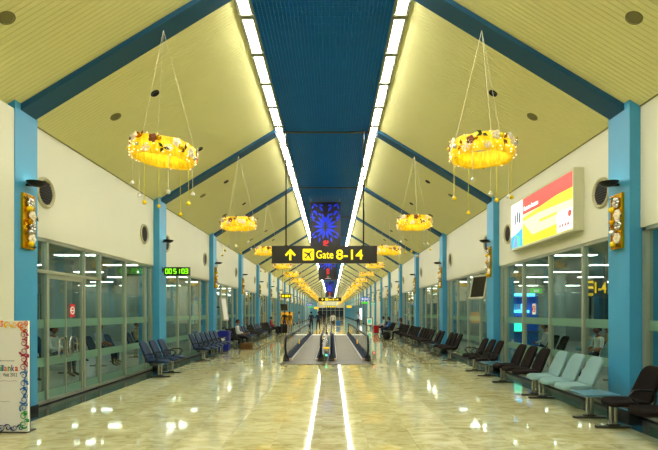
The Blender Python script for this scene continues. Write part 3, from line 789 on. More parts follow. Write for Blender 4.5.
# ---------------------------------------------------------------- digital clock
SEG = {'0': 'abcdef', '1': 'bc', '5': 'afgcd', '3': 'abgcd'}
t = thing('digital_clock', 'black digital clock with green digits on a bracket of the second left column', 'clock', (-4.335, 13.95, 2.83))
b = MB(); b.box(-.365, .365, -.06, .06, -.11, .11); b.box(-.375, .375, -.05, .05, -.12, -.11); b.box(-.375, .375, -.05, .05, .11, .12); b.build('case', 'clock_case', t)
b = MB(); b.box(-.43, -.365, -.02, .02, .03, .07); b.box(-.43, -.42, -.06, .06, -.03, .12); b.build('bracket', 'black_metal', t)
for side in (-1, 1):
    for k, ch in enumerate('005103'):
        cx = (-.285 + k*.1 + (k // 2)*.035) * (1 if side < 0 else -1); m = MB(); w_, h_, th_ = .034, .062, .011
        for sg in SEG[ch]:
            x0, x1, z0, z1 = {'a': (-w_, w_, h_-th_, h_+th_), 'g': (-w_, w_, -th_, th_), 'd': (-w_, w_, -h_-th_, -h_+th_), 'b': (w_-th_, w_+th_, 0, h_), 'c': (w_-th_, w_+th_, -h_, 0), 'f': (-w_-th_, -w_+th_, 0, h_), 'e': (-w_-th_, -w_+th_, -h_, 0)}[sg]
            if side > 0: x0, x1 = -x1, -x0
            m.box(cx+x0, cx+x1, min(side*.06, side*.064), max(side*.06, side*.064), z0, z1)
        m.build('digit', 'led_green', t)

# ---------------------------------------------------------------- advertising light box on the right wall
t = thing('advertising_lightbox', 'glowing red and yellow advertising light box on the right cream wall', 'light box', (WALLX, 10.7, 3.2))
Y0, Y1, Hh, T = -1.6, 1.6, 1.2, .2
b = MB(); b.box(-T+.02, -.001, Y0, Y1, 0, Hh); b.box(-T, -T+.02, Y0, Y1, 0, .045); b.box(-T, -T+.02, Y0, Y1, Hh-.045, Hh); b.box(-T, -T+.02, Y0, Y0+.035, .045, Hh-.045); b.box(-T, -T+.02, Y1-.035, Y1, .045, Hh-.045); b.build('case', 'wall_trim', t)
def ad(name, m_, y0, y1, z0, z1, lift=0, parent=t): return bx(name, m_, parent, -T+.012-lift, -T+.03-lift, y0, y1, z0, z1)
# far end of the panel (large y) is the left of the picture
ps = 1.56 - .72
ad('photo_panel', 'ad_white', ps, 1.56, .05, 1.15); ad('red_panel', 'ad_red', -1.56, ps, .78, 1.15); ad('cream_panel', 'ad_cream', -1.56, ps, .2, .78); ad('yellow_panel', 'ad_yellow', -1.56, ps, .05, .2)
def adp(pts, m_, name, lift=.004):                          # polygon in (y, z) on the face
    m = MB(); m.prism([(-p[0], p[1]) for p in pts], .004, Matrix.Translation((-T+.012-lift+.004, 0, 0)) @ Matrix.Rotation(R(-90), 4, 'Z') @ FC); return m.build(name, m_, t)
adp([(-1.56, .62), (-1.56, .84), (-.9, .84), (.1, .76), (ps, .7), (ps, .62), (0, .66)], 'ad_yellow', 'yellow_swoosh')
adp([(-1.56, .2), (-1.2, .26), (.3, .22), (ps, .6), (ps, .2)], 'ad_yellow', 'yellow_corner')
ad('logo_panel', 'ad_white', -1.56, -.92, .06, .46, .006); adp([(-1.45+.07*math.cos(a*PI/5), .36+.07*math.sin(a*PI/5)) for a in range(10)], 'ad_red', 'logo_mark', .012)
for q in range(4): ad('logo_letter', 'ad_red', -1.42+q*.11, -1.35+q*.11, .14, .2, .008)
rnd = random.Random(3)
y = ps - .08
for q in range(14):
    l = .045; 
    if q == 7: y -= .04
    ad('headline_letter', 'ad_white', y-l, y-.004, .86 if q not in (0, 8) else .86, .93 if q not in (0, 7) else .96, .006); y -= l + .008
y = -.1
for q in range(12): ad('tagline_letter', 'ad_yellow', y-.05, y, .44, .5, .006); y -= .07
adp([(1.56, .05), (ps, .05), (ps, .5), (1.1, .42), (1.56, .34)], 'ad_blue', 'photo_shape'); adp([(1.5, .05), (.95, .05), (1.0, .3), (1.3, .38)], 'ad_teal', 'photo_shape', .008); adp([(1.4, .06), (1.15, .06), (1.18, .28), (1.28, .33)], 'ad_violet', 'photo_shape', .011)
for (yy, zz) in ((1.3, .62), (1.16, .66), (1.02, .62)):
    adp([(yy-.045, zz), (yy+.045, zz), (yy+.05, zz+.2), (yy+.02, zz+.28), (yy-.02, zz+.28), (yy-.05, zz+.2)], 'ad_dark', 'photo_figure', .008)

# ---------------------------------------------------------------- moving walkways
def walkway(x0, x1, lab, y0=15.95, y1=34.0):
    t = thing('moving_walkway', lab, 'moving walkway', ((x0+x1)/2, y0, 0), 0, 'moving walkways'); hw = (x1-x0)/2; L = y1-y0
    b = MB(); b.box(-hw+.19, hw-.19, .5, L-.5, .002, .012)
    k = 0
    while .5 + k*.2 < L-.5: b.box(-hw+.19, hw-.19, .503+k*.2, .697+k*.2, .012, .016); k += 1
    b.build('pallet_belt', 'pallet', t)
    bx('comb_plate', 'comb_plate', t, -hw-.12, hw+.12, -.85, .5, .002, .014); bx('comb_plate', 'skirt_steel', t, -hw-.1, hw+.1, L-.5, L+.6, .002, .014)
    for sx in (-1, 1):
        X = sx*hw
        bal = MB(); bal.box(X-.075, X+.075, .0, L, .012, .1); ba = bal.build('balustrade_base', 'steel_dark', t)
        iy0, iy1 = sorted((X - sx*.075, X - sx*.19)); bx('skirt_panel', 'skirt_steel', ba, iy0, iy1, .15, L-.15, .012, .075)
        iy0, iy1 = sorted((X - sx*.005, X - sx*.165)); bx('inner_deck', 'deck_blue', ba, iy0, iy1, .2, L-.2, .1, .112)
        # glass with rounded newel ends, handrail around it
        r = .33; zt = .84; zc = zt - r; arc0 = [(r - r*math.cos(a*PI/12) - .12, zc + r*math.sin(a*PI/12)) for a in range(-4, 7)]
        arc1 = [(L + .12 - r + r*math.sin(a*PI/12), zc + r*math.cos(a*PI/12)) for a in range(0, 11)]
        path = arc0 + [(L*q/8, zt) for q in range(1, 8)] + arc1
        gp_ = [(.1, .1)] + [(p[0]+.03 if p[0] < 1 else p[0]-.03 if p[0] > L-1 else p[0], p[1]-.025) for p in path[2:-2]] + [(L-.1, .1)]
        npn = 9; gm = MB()
        M = Matrix(((0, 0, 1, X-.006), (1, 0, 0, 0), (0, 1, 0, 0), (0, 0, 0, 1)))
        # panel joints: end panels curved, middle panels rectangular
        cut = [1.0 + (L-2)*q/7 for q in range(8)]
        e0 = [p for p in gp_ if p[0] < 1.0]; e1 = [p for p in gp_ if p[0] > L-1.0]
        g_ = MB(); g_.prism(e0 + [(1.0, zt-.025), (1.0, .1)], .012, M); g_.build('glass_panel', 'glass_clear', ba)
        g_ = MB(); g_.prism([(L-1.0, .1), (L-1.0, zt-.025)] + e1, .012, M); g_.build('glass_panel', 'glass_clear', ba)
        for q in range(7): bx('glass_panel', 'glass_clear', ba, X-.006, X+.006, cut[q]+.004, cut[q+1]-.004, .1, zt-.025)
        hr = MB(); hr.tube([(X, p[0], p[1]) for p in path], .036, 8, flat=1.0); hr.build('handrail', 'handrail_rubber', t, True)
        nb = MB(); nb.lathe([(.001, .24), (.06, .24), (.085, .2), (.1, .1), (.11, .012)], 14, Matrix.Translation((X, .1, 0))); nb.build('newel_boot', 'plastic_black', t, True)
        nb = MB(); nb.lathe([(.001, .24), (.06, .24), (.085, .2), (.1, .1), (.11, .012)], 14, Matrix.Translation((X, L-.1, 0))); nb.build('newel_boot', 'plastic_black', t, True)
        for yy in ((6.5,) if abs(x0) > 1 and sx < 0 or abs(x1) > 1 and sx > 0 else (2.0,)): bx('safety_sticker', 'sign_dim_yellow', ba, X-.02 if sx > 0 else X-.013, X+.013 if sx > 0 else X+.02, yy, yy+.16, .17 if yy > 3 else .62, .35 if yy > 3 else .74)
        m = MB(); m.ball((X - sx*.13, -.0, .06), .025, 8, 5); m.build('indicator_lamp', 'orange_print', t)
    return t
wl = walkway(-1.37, -.2, 'left moving walkway with glass sides and dark handrails')
wr = walkway(.14, 1.36, 'right moving walkway with glass sides and dark handrails')
t = thing('barrier_post', 'low centre post with yellow bar and green lamp between the two walkways', 'post', (-.03, 16.2, 0))
b = MB(); b.box(-.03, .03, -.05, .05, .014, .34); b.box(-.04, .04, -.06, .06, .014, .03); b.build('post', 'steel_dark', t); bx('sign_bar', 'sign_dim_yellow', t, -.1, .1, -.055, -.045, .42, .47); bx('stem', 'steel', t, -.012, .012, -.02, .02, .34, .47)
m = MB(); m.ball((0, -.06, .2), .03, 8, 5); m.build('lamp', 'lamp_green', t)
m = MB(); m.box(-2.75, 2.45, 34.62, 35.5, .001, .008); tag(m.build('threshold_strip', 'steel_bright'), 'bright metal floor strip across the far walkway end', 'floor strip')
m = MB(); m.box(-.06, .06, -.05, .05, 0, .3); m.box(-.09, .09, -.07, .07, .0, .02); o = m.build('ticket_reader', 'steel', None, False, (1.62, 16.6, 0)); tag(o, 'small steel post with red lamp beside the right walkway', 'post')
m = MB(); m.ball((0, -.06, .25), .025, 8, 5); m.build('lamp', 'lamp_red', o)

# ---------------------------------------------------------------- beam seating
def seat_meshes(fab):
    s = {}
    def bend_seat(u, v, w): return (v - .02 + 0, u, .43 + w + .5*(v*v)*.35 - .35*max(0, -v-.1)**2*4 + .25*u*u)
    m = MB(); m.cushion(rect_round(.5, .5, .14, 4), .075, bend_seat); s['seat'] = m.mesh('seat', fab, True)
    def bend_back(u, v, w):
        vv = v + .26; rec = .30*vv + .16*vv*vv
        return (.2 + rec - .45*u*u*(1-vv*.5) - w*.95, u, .44 + vv*.9 + w*.3)
    m = MB(); m.cushion(rect_round(.48, .54, .11, 4, .84), .06, bend_back); s['back'] = m.mesh('backrest', fab, True)
    return s
SE = {f: seat_meshes(f) for f in ('fabric_black', 'fabric_grey', 'vinyl_blue')}
m = MB(); m.tube([(.0, -.02, .36), (.0, -.02, .05)], .026, 8); m.tube([(.07, -.02, .36), (.07, -.02, .05)], .026, 8); leg_me = m.mesh('leg', 'steel', True)
m = MB(); 
fo = rect_round(.5, .09, .03, 3); m.prism(fo, .03, Matrix.Translation((.03, -.02, .005))); m.box(-.05, .12, -.05, .01, .03, .06); foot_me = m.mesh('foot', 'steel_dark')
m = MB(); m.tube([(.18, 0, .42), (.2, 0, .58), (.14, 0, .635), (-.02, 0, .64), (-.1, 0, .625), (-.14, 0, .57), (-.08, 0, .5), (.0, 0, .42)], .015, 8, flat=1.2); arm_me = m.mesh('armrest', 'plastic_black', True)
m = MB(); m.prism(rect_round(.52, .5, .03, 3), .03, Matrix.Translation((-.03, 0, .415))); top_me = m.mesh('table_top', 'table_blue')
m = MB(); m.box(.08, .2, -.03, .03, .36, .46); brk_me = m.mesh('back_bracket', 'steel_dark')
def bench(s, X, items, label, group, legs=None, loc=None, rz=None, end_arm=True):
    """items: list of (position along the beam, kind) - kind: k/g/b seat (black, grey, blue), upper case with armrest, t table"""
    y0 = items[0][0]; L = items[-1][0] - y0
    t = thing('seat_bench', label, 'bench', (X, y0, 0) if loc is None else loc, (0 if s > 0 else PI) if rz is None else rz, group)
    sg = 1 if (s > 0 or rz is not None) else -1
    lo, hi = sorted((sg*-.3, sg*(L+.3))); bx('beam', 'steel_dark', t, -.01, .07, lo, hi, .345, .39)
    for (y, k) in items:
        yy = sg*(y-y0)
        if k == 't': put('table_top', top_me, t, (0, yy, 0)); continue
        se = SE[{'k': 'fabric_black', 'g': 'fabric_grey', 'b': 'vinyl_blue'}[k.lower()]]
        a = put('seat', se['seat'], t, (0, yy, 0)); b = put('backrest', se['back'], t, (0, yy, 0)); put('back_bracket', brk_me, b)
        if k.isupper(): put('armrest', arm_me, t, (0, yy - sg*.29, 0))
    if end_arm and k.isupper(): put('armrest', arm_me, t, (0, yy + sg*.29, 0))
    for ly in (legs or (y0 - .05, items[-1][0] + .05)):
        l = put('leg', leg_me, t, (0, sg*(ly-y0), 0)); put('foot', foot_me, l)
    return t
def run(a, n, k, p=.6): return [(a + p*i, k) for i in range(n)]
XR, XL = 4.12, -4.15
GR, GL = 'seats along the right glass wall', 'seats along the left glass wall'
bench(1, XR, run(5.25, 3, 'K', .61), 'nearest black bench with armrests at the right edge', GR, (5.0, 6.85), end_arm=False)
bench(1, XR, [(7.2, 't')] + run(7.86, 3, 'g', .57), 'bench of three pale grey seats with a blue side table', GR, (7.48, 9.18))
bench(1, XR, run(9.75, 3, 'k', .58) + [(11.55, 't')], 'bench of three black seats with a side table, next to the grey seats', GR, (9.5, 11.25))
bench(1, XR, run(12.3, 3, 'K', .6), 'bench of three black seats with armrests beside the second right column', GR, (12.35, 13.45))
bench(1, XR, run(16.1, 3, 'k', .6) + [(17.95, 't')] + run(18.6, 2, 'k', .6), 'black bench with a blue table tile in front of the third right column', GR, (16.3, 18.0, 19.1))
for q, a in enumerate((20.3, 23.6, 26.9)): bench(1, XR, run(a, 5, 'k', .6), '%s bench of five black seats past the third right column' % nth(q), GR, (a+.2, a+2.2))
for q, a in enumerate((32.6, 36.0)): bench(1, XR, run(a, 4, 'k', .6), 'black bench with a seated traveller, %s from the notice stand' % ('second' if q == 0 else 'first'), GR, (a+.2, a+1.6))
bench(-1, XL, run(11.85, 3, 'B', .62), 'bench of three dark blue seats in front of the second left column', GL, (12.1, 12.95))
bench(-1, XL, run(15.9, 6, 'B', .64), 'bench of six dark blue seats between the second and third left columns', GL, (16.2, 17.5, 18.9))
bench(-1, XL, run(21.4, 4, 'K', .62), 'black bench under the seated man in white on the left', GL, (21.6, 23.0))
bench(-1, XL, run(24.4, 3, 'B', .62), 'short blue bench between two black benches on the left', GL, (24.6, 25.5))
bench(-1, XL, run(26.8, 3, 'K', .62), 'black bench between the two short blue benches on the left', GL, (27.0, 27.9))
bench(-1, XL, run(29.2, 3, 'B', .62), 'farther short blue bench before the travellers on the left', GL, (29.4, 30.3))
bench(-1, XL, run(31.8, 6, 'K', .62), 'farthest black bench on the left beside the standing travellers', GL, (32.0, 34.5))

# lounge seating (behind the glass)
for s, nm in ((-1, 'left'), (1, 'right')):
    q = 0
    for X in (6.9, 8.5, 10.3):
        for a in (8.6, 11.6, 14.6, 17.4):
            if a > 17 and (X > 7 or s > 0): continue
            if s < 0 and X < 7 and a in (8.6, 11.6): kind = 'B'
            else: kind = 'b' if s < 0 else ('g' if a < 12 or X > 8 else 'k')
            bench(s, s*X, run(a, 3 if a < 17 else 3, kind, .6), 'lounge bench behind the %s glass, %s row from the glass, %s from the front' % (nm, nth((6.9, 8.5, 10.3).index(X)), nth((8.6, 11.6, 14.6, 17.4).index(a))), 'lounge benches behind the %s glass' % nm); q += 1

# ---------------------------------------------------------------- people
def person(name_label, loc, rz, pose='stand', shirt='cloth_white', legs='cloth_black', skin='skin_tan', sleeve=True, height=1.66, hair='hair_black', long_hair=False, step=0.0):
    k = height / 1.7
    J = {}
    if pose == 'stand':
        J = dict(pelvis=(0, 0, .95, .135, .1), waist=(0, .0, 1.1, .12, .085), chest=(0, -.01, 1.28, .15, .1), nb=(0, .01, 1.43, .075, .07), neck=(0, 0, 1.51, .05, .05))
        for s, n in ((-1, 'l'), (1, 'r')):
            st = step * s
            J.update({'sh'+n: (s*.17, .01, 1.39, .06, .06), 'el'+n: (s*.235, .03 - st*.1, 1.12, .045, .045), 'wr'+n: (s*.245, -.06 - st*.15, .89, .03, .03), 'pa'+n: (s*.24, -.085 - st*.16, .82, .035, .02),
                      'hp'+n: (s*.085, 0, .88, .09, .095), 'kn'+n: (s*.095, -.02 + st*.2, .49, .06, .06), 'an'+n: (s*.1, .03 + st*.42, .09, .04, .042), 'to'+n: (s*.12, -.13 + st*.42, .035, .036, .03)})
    else:
        J = dict(pelvis=(0, .02, .56, .14, .11), waist=(0, .06, .72, .125, .09), chest=(0, .08, .9, .15, .105), nb=(0, .08, 1.05, .075, .07), neck=(0, .06, 1.13, .05, .05))
        for s, n in ((-1, 'l'), (1, 'r')):
            J.update({'sh'+n: (s*.17, .08, 1.01, .06, .06), 'el'+n: (s*.23, .02, .76, .045, .045), 'wr'+n: (s*.14, -.2, .7, .03, .03), 'pa'+n: (s*.09, -.27, .68, .035, .02),
                      'hp'+n: (s*.09, -.05, .54, .09, .09), 'kn'+n: (s*.11, -.4, .52, .062, .062), 'an'+n: (s*.11, -.42, .1, .04, .042), 'to'+n: (s*.12, -.57, .04, .036, .03)})
    E = [('pelvis', 'waist', 'S'), ('waist', 'chest', 'S'), ('chest', 'nb', 'S'), ('nb', 'neck', 'K')]
    for n in 'lr':
        E += [('chest', 'sh'+n, 'S'), ('sh'+n, 'el'+n, 'S'), ('el'+n, 'wr'+n, 'S' if sleeve else 'K'), ('wr'+n, 'pa'+n, 'K'), ('pelvis', 'hp'+n, 'L'), ('hp'+n, 'kn'+n, 'L'), ('kn'+n, 'an'+n, 'L'), ('an'+n, 'to'+n, 'F')]
    # fingers: four, plus a thumb leaving the side of the palm
    for s, n in ((-1, 'l'), (1, 'r')):
        w, p = Vector(J['wr'+n][:3]), Vector(J['pa'+n][:3]); d = (p-w).normalized(); side = d.cross(Vector((s, 0, 0))).normalized(); curl = Vector((-s*.35, 0, -.1 if pose == 'sit' else 0))
        for q in range(4):
            b = p + side*(q-1.5)*.019 + d*.012; ln = (.034, .041, .043, .037)[q]
            J['f%s%da' % (n, q)] = tuple(b + d*ln) + (.0085, .0085); J['f%s%db' % (n, q)] = tuple(b + d*ln*1.7 + curl*.03) + (.007, .007)
            E += [('pa'+n, 'f%s%da' % (n, q), 'K'), ('f%s%da' % (n, q), 'f%s%db' % (n, q), 'K')]
        b = w.lerp(p, .6) - side*.035; J['t'+n+'a'] = tuple(b + d*.01) + (.01, .01); J['t'+n+'b'] = tuple(b + d*.045 - side*.008 + curl*.02) + (.008, .008)
        E += [('pa'+n, 't'+n+'a', 'K'), ('t'+n+'a', 't'+n+'b', 'K')]
    names = list(J); idx = {n: i for i, n in enumerate(names)}
    me = bpy.data.meshes.new('armature'); me.from_pydata([tuple(c*k for c in J[n][:3]) for n in names], [(idx[a], idx[b]) for a, b, _ in E], [])
    o = bpy.data.objects.new('armature', me); C.objects.link(o)
    o.modifiers.new('skin', 'SKIN'); sv = me.skin_vertices[0].data
    for n in names: sv[idx[n]].radius = (J[n][3]*k, J[n][4]*k); sv[idx[n]].use_root = (n == 'pelvis')
    sb = o.modifiers.new('sub', 'SUBSURF'); sb.levels = 1
    bme = bpy.data.meshes.new_from_object(o.evaluated_get(bpy.context.evaluated_depsgraph_get()))
    bpy.data.objects.remove(o)
    # head joined into the same body mesh
    nk = Vector(J['neck'][:3])*k; hc = nk + Vector((0, -.02, .105))*k
    bm = bmesh.new(); bm.from_mesh(bme)
    segs = [(Vector(J[a][:3])*k, Vector(J[b][:3])*k, c) for a, b, c in E]; MI = {'S': 0, 'L': 1, 'K': 2, 'F': 3}
    for f in bm.faces:
        p = f.calc_center_median(); best = None
        for (a, b, c) in segs:
            t_ = max(0, min(1, (p-a).dot(b-a) / (b-a).length_squared)); d = (p - a.lerp(b, t_)).length
            if best is None or d < best[0]: best = (d, c)
        f.material_index = MI[best[1]]; f.smooth = True
    def blob(c, r, sc, mi, n=14, mm=10, jaw=0):
        vs = []
        for i in range(mm+1):
            t_ = PI*i/mm; row = []
            for q in range(n):
                a = 2*PI*q/n; x, y, z = math.sin(t_)*math.cos(a), math.sin(t_)*math.sin(a), math.cos(t_)
                j = 1 - jaw*max(0, -z)
                row.append(bm.verts.new(c + Vector((x*r*sc[0]*j, y*r*sc[1]*(j if y > 0 else 1 - jaw*.4*max(0, -z)), z*r*sc[2]))))
            vs.append(row)
        for i in range(mm):
            for q in range(n):
                f = bm.faces.new((vs[i][q], vs[i+1][q], vs[i+1][(q+1) % n], vs[i][(q+1) % n])); f.material_index = mi; f.smooth = True
    hr = .112*k
    blob(hc, hr, (.72, .86, 1.02), 2, jaw=.35)
    blob(hc + Vector((0, -hr*.86, -hr*.12)), hr*.16, (.8, 1, 1.5), 2, 8, 5)             # nose
    for s in (-1, 1):
        blob(hc + Vector((s*hr*.72, 0, -hr*.08)), hr*.2, (.4, .8, 1.3), 2, 8, 5)          # ears
        blob(hc + Vector((s*hr*.28, -hr*.77, hr*.08)), hr*.1, (1.3, .6, .8), 4, 8, 5)     # eyes
    blob(hc + Vector((0, -hr*.74, -hr*.48)), hr*.12, (2, .5, .6), 5, 8, 5)                # mouth
    bmesh.ops.remove_doubles(bm, verts=bm.verts, dist=1e-5)
    bme.materials.clear()
    for mn in (shirt, legs, skin, 'shoe_black', 'hair_black', 'cloth_red'): bme.materials.append(MAT[mn])
    bm.to_mesh(bme); bm.free()
    t = thing('person', name_label, 'person', loc, rz)
    put('body', bme, t)
    h = MB(); n = 16; prof = []
    for i in range(7): a = PI*.62*i/6; prof.append((math.sin(a), math.cos(a)))
    vs = []
    for (rr, zz) in prof:
        for q in range(n):
            a = 2*PI*q/n; x, y = rr*math.cos(a), rr*math.sin(a)
            zc = zz if y > -.3 else max(zz, .42)
            if long_hair and zz < 0 and y > -.3: zc = zz*3.0
            vs.append(hc + Vector((x*hr*.79, y*hr*.95 + hr*.04, zc*hr*1.08)))
    h.add(vs, [(i*n+q, (i+1)*n+q, (i+1)*n+(q+1) % n, i*n+(q+1) % n) for i in range(6) for q in range(n)]); h.build('hair', hair, t, True)
    return t
person('person in white shirt and black trousers walking away in mid hall', (.29, 41.7, 0), PI, shirt='cloth_white', legs='cloth_black', step=.35, height=1.62)
person('person in dark blue shirt standing left of mid hall, outermost of two', (-1.65, 43.0, 0), PI, shirt='cloth_navy', legs='cloth_black', sleeve=False, step=.15)
person('person in dark blue shirt walking, right one of two by the walkway end', (-1.02, 42.6, 0), PI-.3, shirt='cloth_navy', legs='cloth_black', sleeve=False, step=.4)
person('farther person in black walking in mid hall', (-.81, 62.0, 0), PI, shirt='cloth_black', legs='cloth_black', step=.3)
person('person in pale shirt and dark trousers by the right wall near the notice stand', (2.95, 50.0, 0), 0, shirt='cloth_lightblue', legs='cloth_navy', step=.2)
person('person in brown jacket standing with back turned beside left luggage', (-3.1, 37.2, 0), PI-.4, shirt='cloth_brown', legs='cloth_beige')
person('person in black standing behind the brown jacket on the left', (-3.7, 39.4, 0), .6, shirt='cloth_black', legs='cloth_navy', height=1.7)
person('person in pale blue shirt standing farther along the left wall', (-3.5, 54.0, 0), PI/2, shirt='cloth_lightblue', legs='cloth_beige')
SL, SR = PI/2, -PI/2      # seated, facing the hall
person('seated person in white shirt and black trousers on the left black bench', (-4.1, 22.0, .0), SL, 'sit', 'cloth_white', 'cloth_black')
person('seated person in dark red top on the left beside the luggage', (-4.1, 34.3, .0), SL, 'sit', 'cloth_red', 'cloth_black')
person('seated person in black on the right bench with a backpack at the feet', (4.07, 27.5, .0), SR, 'sit', 'cloth_black', 'cloth_black', long_hair=True)
person('seated person in blue on the right beside the one in white', (4.07, 33.2, .0), SR, 'sit', 'cloth_blue', 'cloth_navy', long_hair=True)
person('seated person in white on the right behind the red suitcase', (4.07, 36.6, .0), SR, 'sit', 'cloth_white', 'cloth_black')
person('seated person in white in the right lounge near the blue kiosk', (6.86, 15.2, .0), SR-.6, 'sit', 'cloth_white', 'cloth_navy')
person('seated person in white with back to the glass in the right lounge', (6.86, 12.2, .0), SR, 'sit', 'cloth_white', 'cloth_black', sleeve=False)
person('seated person in beige shirt under the Gate 1-4 sign', (6.86, 11.6-.0, .0) if False else (8.46, 14.6, 0), SR-.3, 'sit', 'cloth_beige', 'cloth_navy', sleeve=False)
person('seated person in white in the left lounge, first behind the glass door', (-6.86, 12.2, .0), SL, 'sit', 'cloth_white', 'cloth_navy')
person('seated person in pale blue in the left lounge, second behind the glass', (-6.86, 14.6, .0), SL, 'sit', 'cloth_lightblue', 'cloth_black', sleeve=False)
person('seated person in white deeper in the left lounge', (-8.46, 12.8, .0), SL, 'sit', 'cloth_white', 'cloth_black', long_hair=True)
person('seated person in beige farther along the left lounge', (-6.86, 17.4, .0), SL, 'sit', 'cloth_beige', 'cloth_black')

person('seated person in black deeper in the right lounge between grey seats', (8.46, 12.2, .0), SR, 'sit', 'cloth_black', 'cloth_navy')
person('seated person in pale blue deepest in the right lounge', (10.26, 15.2, .0), SR, 'sit', 'cloth_lightblue', 'cloth_black', long_hair=True)
person('seated person in brown nearest the front of the right lounge', (8.46, 9.2, .0), SR+.2, 'sit', 'cloth_brown', 'cloth_black')
person('seated person in blue deeper in the left lounge near the door', (-8.46, 15.8, .0), SL, 'sit', 'cloth_blue', 'cloth_black')
person('seated person in white deepest in the left lounge', (-10.26, 15.2, .0), SL, 'sit', 'cloth_white', 'cloth_black')
person('seated person in black deepest in the left lounge nearest the front', (-10.26, 12.2, .0), SL, 'sit', 'cloth_black', 'cloth_navy')

# ---------------------------------------------------------------- luggage and small things in the hall
def suitcase(lab, loc, m_, w=.42, d=.24, h=.6, rz=0):
    t = thing('suitcase', lab, 'suitcase', loc, rz)
    def bend(u, v, q): return (u, q, v + h/2 + .05)
    b = MB(); b.cushion(rect_round(w, h, .05), d, bend); b.build('shell', m_, t, True)
    b = MB(); b.tube([(-w*.3, d*.3, h), (-w*.3, d*.3, h+.3), (w*.3, d*.3, h+.3), (w*.3, d*.3, h)], .012, 6); b.build('pull_handle', 'steel_dark', t)
    for sx in (-1, 1):
        b = MB(); b.lathe([(.01, -.02), (.04, -.02), (.04, .02), (.01, .02)], 10, Matrix.Translation((sx*w*.38, d*.3, .04)) @ Matrix.Rotation(R(90), 4, 'Y')); b.build('wheel', 'plastic_black', t)
    bx('zip_band', 'plastic_black', t, -w/2-.003, w/2+.003, -.012, .012, .1, h)
    return t
suitcase('red suitcase standing beside the seated traveller in white on the right', (3.5, 36.0, 0), 'case_red', rz=.5)
suitcase('black suitcase beside the brown jacket on the left', (-3.45, 36.3, 0), 'bag_black', .5, .3, .7, .3)
suitcase('second black suitcase leaning by the left luggage group', (-3.75, 35.6, 0), 'bag_black', .5, .3, .55, -.4)
suitcase('small blue suitcase standing in mid hall right of the white shirt', (.95, 55.0, 0), 'cloth_blue', .5, .3, .65)
t = thing('backpack', 'black backpack on the floor by the seated traveller in black', 'backpack', (3.4, 28.3, 0), -.6)
def bend(u, v, q): return (u, q - .1*max(0, v), v + .25)
b = MB(); b.cushion(rect_round(.38, .5, .15), .3, bend); b.build('bag_body', 'bag_black', t, True)
b = MB(); b.cushion(rect_round(.28, .24, .08), .1, lambda u, v, q: (u, q-.16, v+.18)); b.build('front_pocket', 'bag_black', t, True)
for sx in (-1, 1): b = MB(); b.tube([(sx*.1, .1, .46), (sx*.12, .2, .35), (sx*.12, .18, .1)], .02, 6); b.build('strap', 'plastic_black', t)
t = thing('travel_bag', 'brown travel bag on the floor before the seated man in white', 'bag', (-3.62, 21.2, 0), .2)
b = MB(); b.cushion(rect_round(.62, .3, .1), .3, lambda u, v, q: (u, q, v+.15)); b.build('bag_body', 'bag_brown', t, True)
for sy in (-1, 1): b = MB(); b.tube([(-.14, sy*.1, .2), (-.12, sy*.08, .36), (.12, sy*.08, .36), (.14, sy*.1, .2)], .014, 6); b.build('handle', 'plastic_black', t)
t = thing('waste_bin', 'blue square bin at the end of the six blue seats on the left', 'bin', (-4.36, 20.2, 0))
b = MB(); a0, a1 = .2, .235; vs = [(sx*a0, sy*a0, .03) for sx, sy in ((-1,-1),(1,-1),(1,1),(-1,1))] + [(sx*a1, sy*a1, .78) for sx, sy in ((-1,-1),(1,-1),(1,1),(-1,1))]
b.add(vs, [(0,3,2,1),(0,1,5,4),(1,2,6,5),(2,3,7,6),(3,0,4,7),(4,5,6,7)]); b.build('bin_body', 'bin_blue', t); b = MB(); b.box(-.25, .25, -.25, .25, .78, .83); b.box(-.2, .2, -.2, .2, .83, .87); b.build('lid', 'bin_blue', t); bx('foot_strip', 'plastic_black', t, -.2, .2, -.2, .2, 0, .03)
bx('sticker', 'white_print', t, -.08, .08, -.232, -.22, .35, .6)

def monitor(lab, loc, rz, tilt, w, h, scr='screen_dark', case='tv_case', wallx=None):
    t = thing('wall_monitor', lab, 'monitor', loc, rz)
    M = Matrix.Rotation(tilt, 4, 'X')
    b = MB(); b.box(-w/2, w/2, .0, .07, -h/2, h/2, M); b.box(-w/2+.1, w/2-.1, .07, .14, -h/2+.1, h/2-.1, M)
    for a in ((-w/2, w/2, -.02, 0, h/2-.05, h/2), (-w/2, w/2, -.02, 0, -h/2, -h/2+.05), (-w/2, -w/2+.05, -.02, 0, -h/2, h/2), (w/2-.05, w/2, -.02, 0, -h/2, h/2)): b.box(*a, M)
    b.build('case', case, t); b = MB(); b.box(-w/2+.05, w/2-.05, -.006, .002, -h/2+.05, h/2-.05, M); b.build('screen', scr, t)
    b = MB(); b.tube([(0, .12, 0), (0, .26, .08), (.0, .42, .1)], .03, 8); b.build('bracket', 'black_metal', t)
    return t
monitor('dark screen monitor on a bracket by the second right column', (4.66, 14.72, 2.42), R(-68), R(-12), .72, .74)
monitor('pale framed tilted display on the third left column', (-4.52, 20.95, 1.78), R(78), R(-8), .55, 1.0, 'white_print')
monitor('small black round-backed monitor below the far yellow sign on the left', (-4.3, 45.2, 2.1), R(40), R(-10), .7, .6, 'screen_dark', 'black_metal')

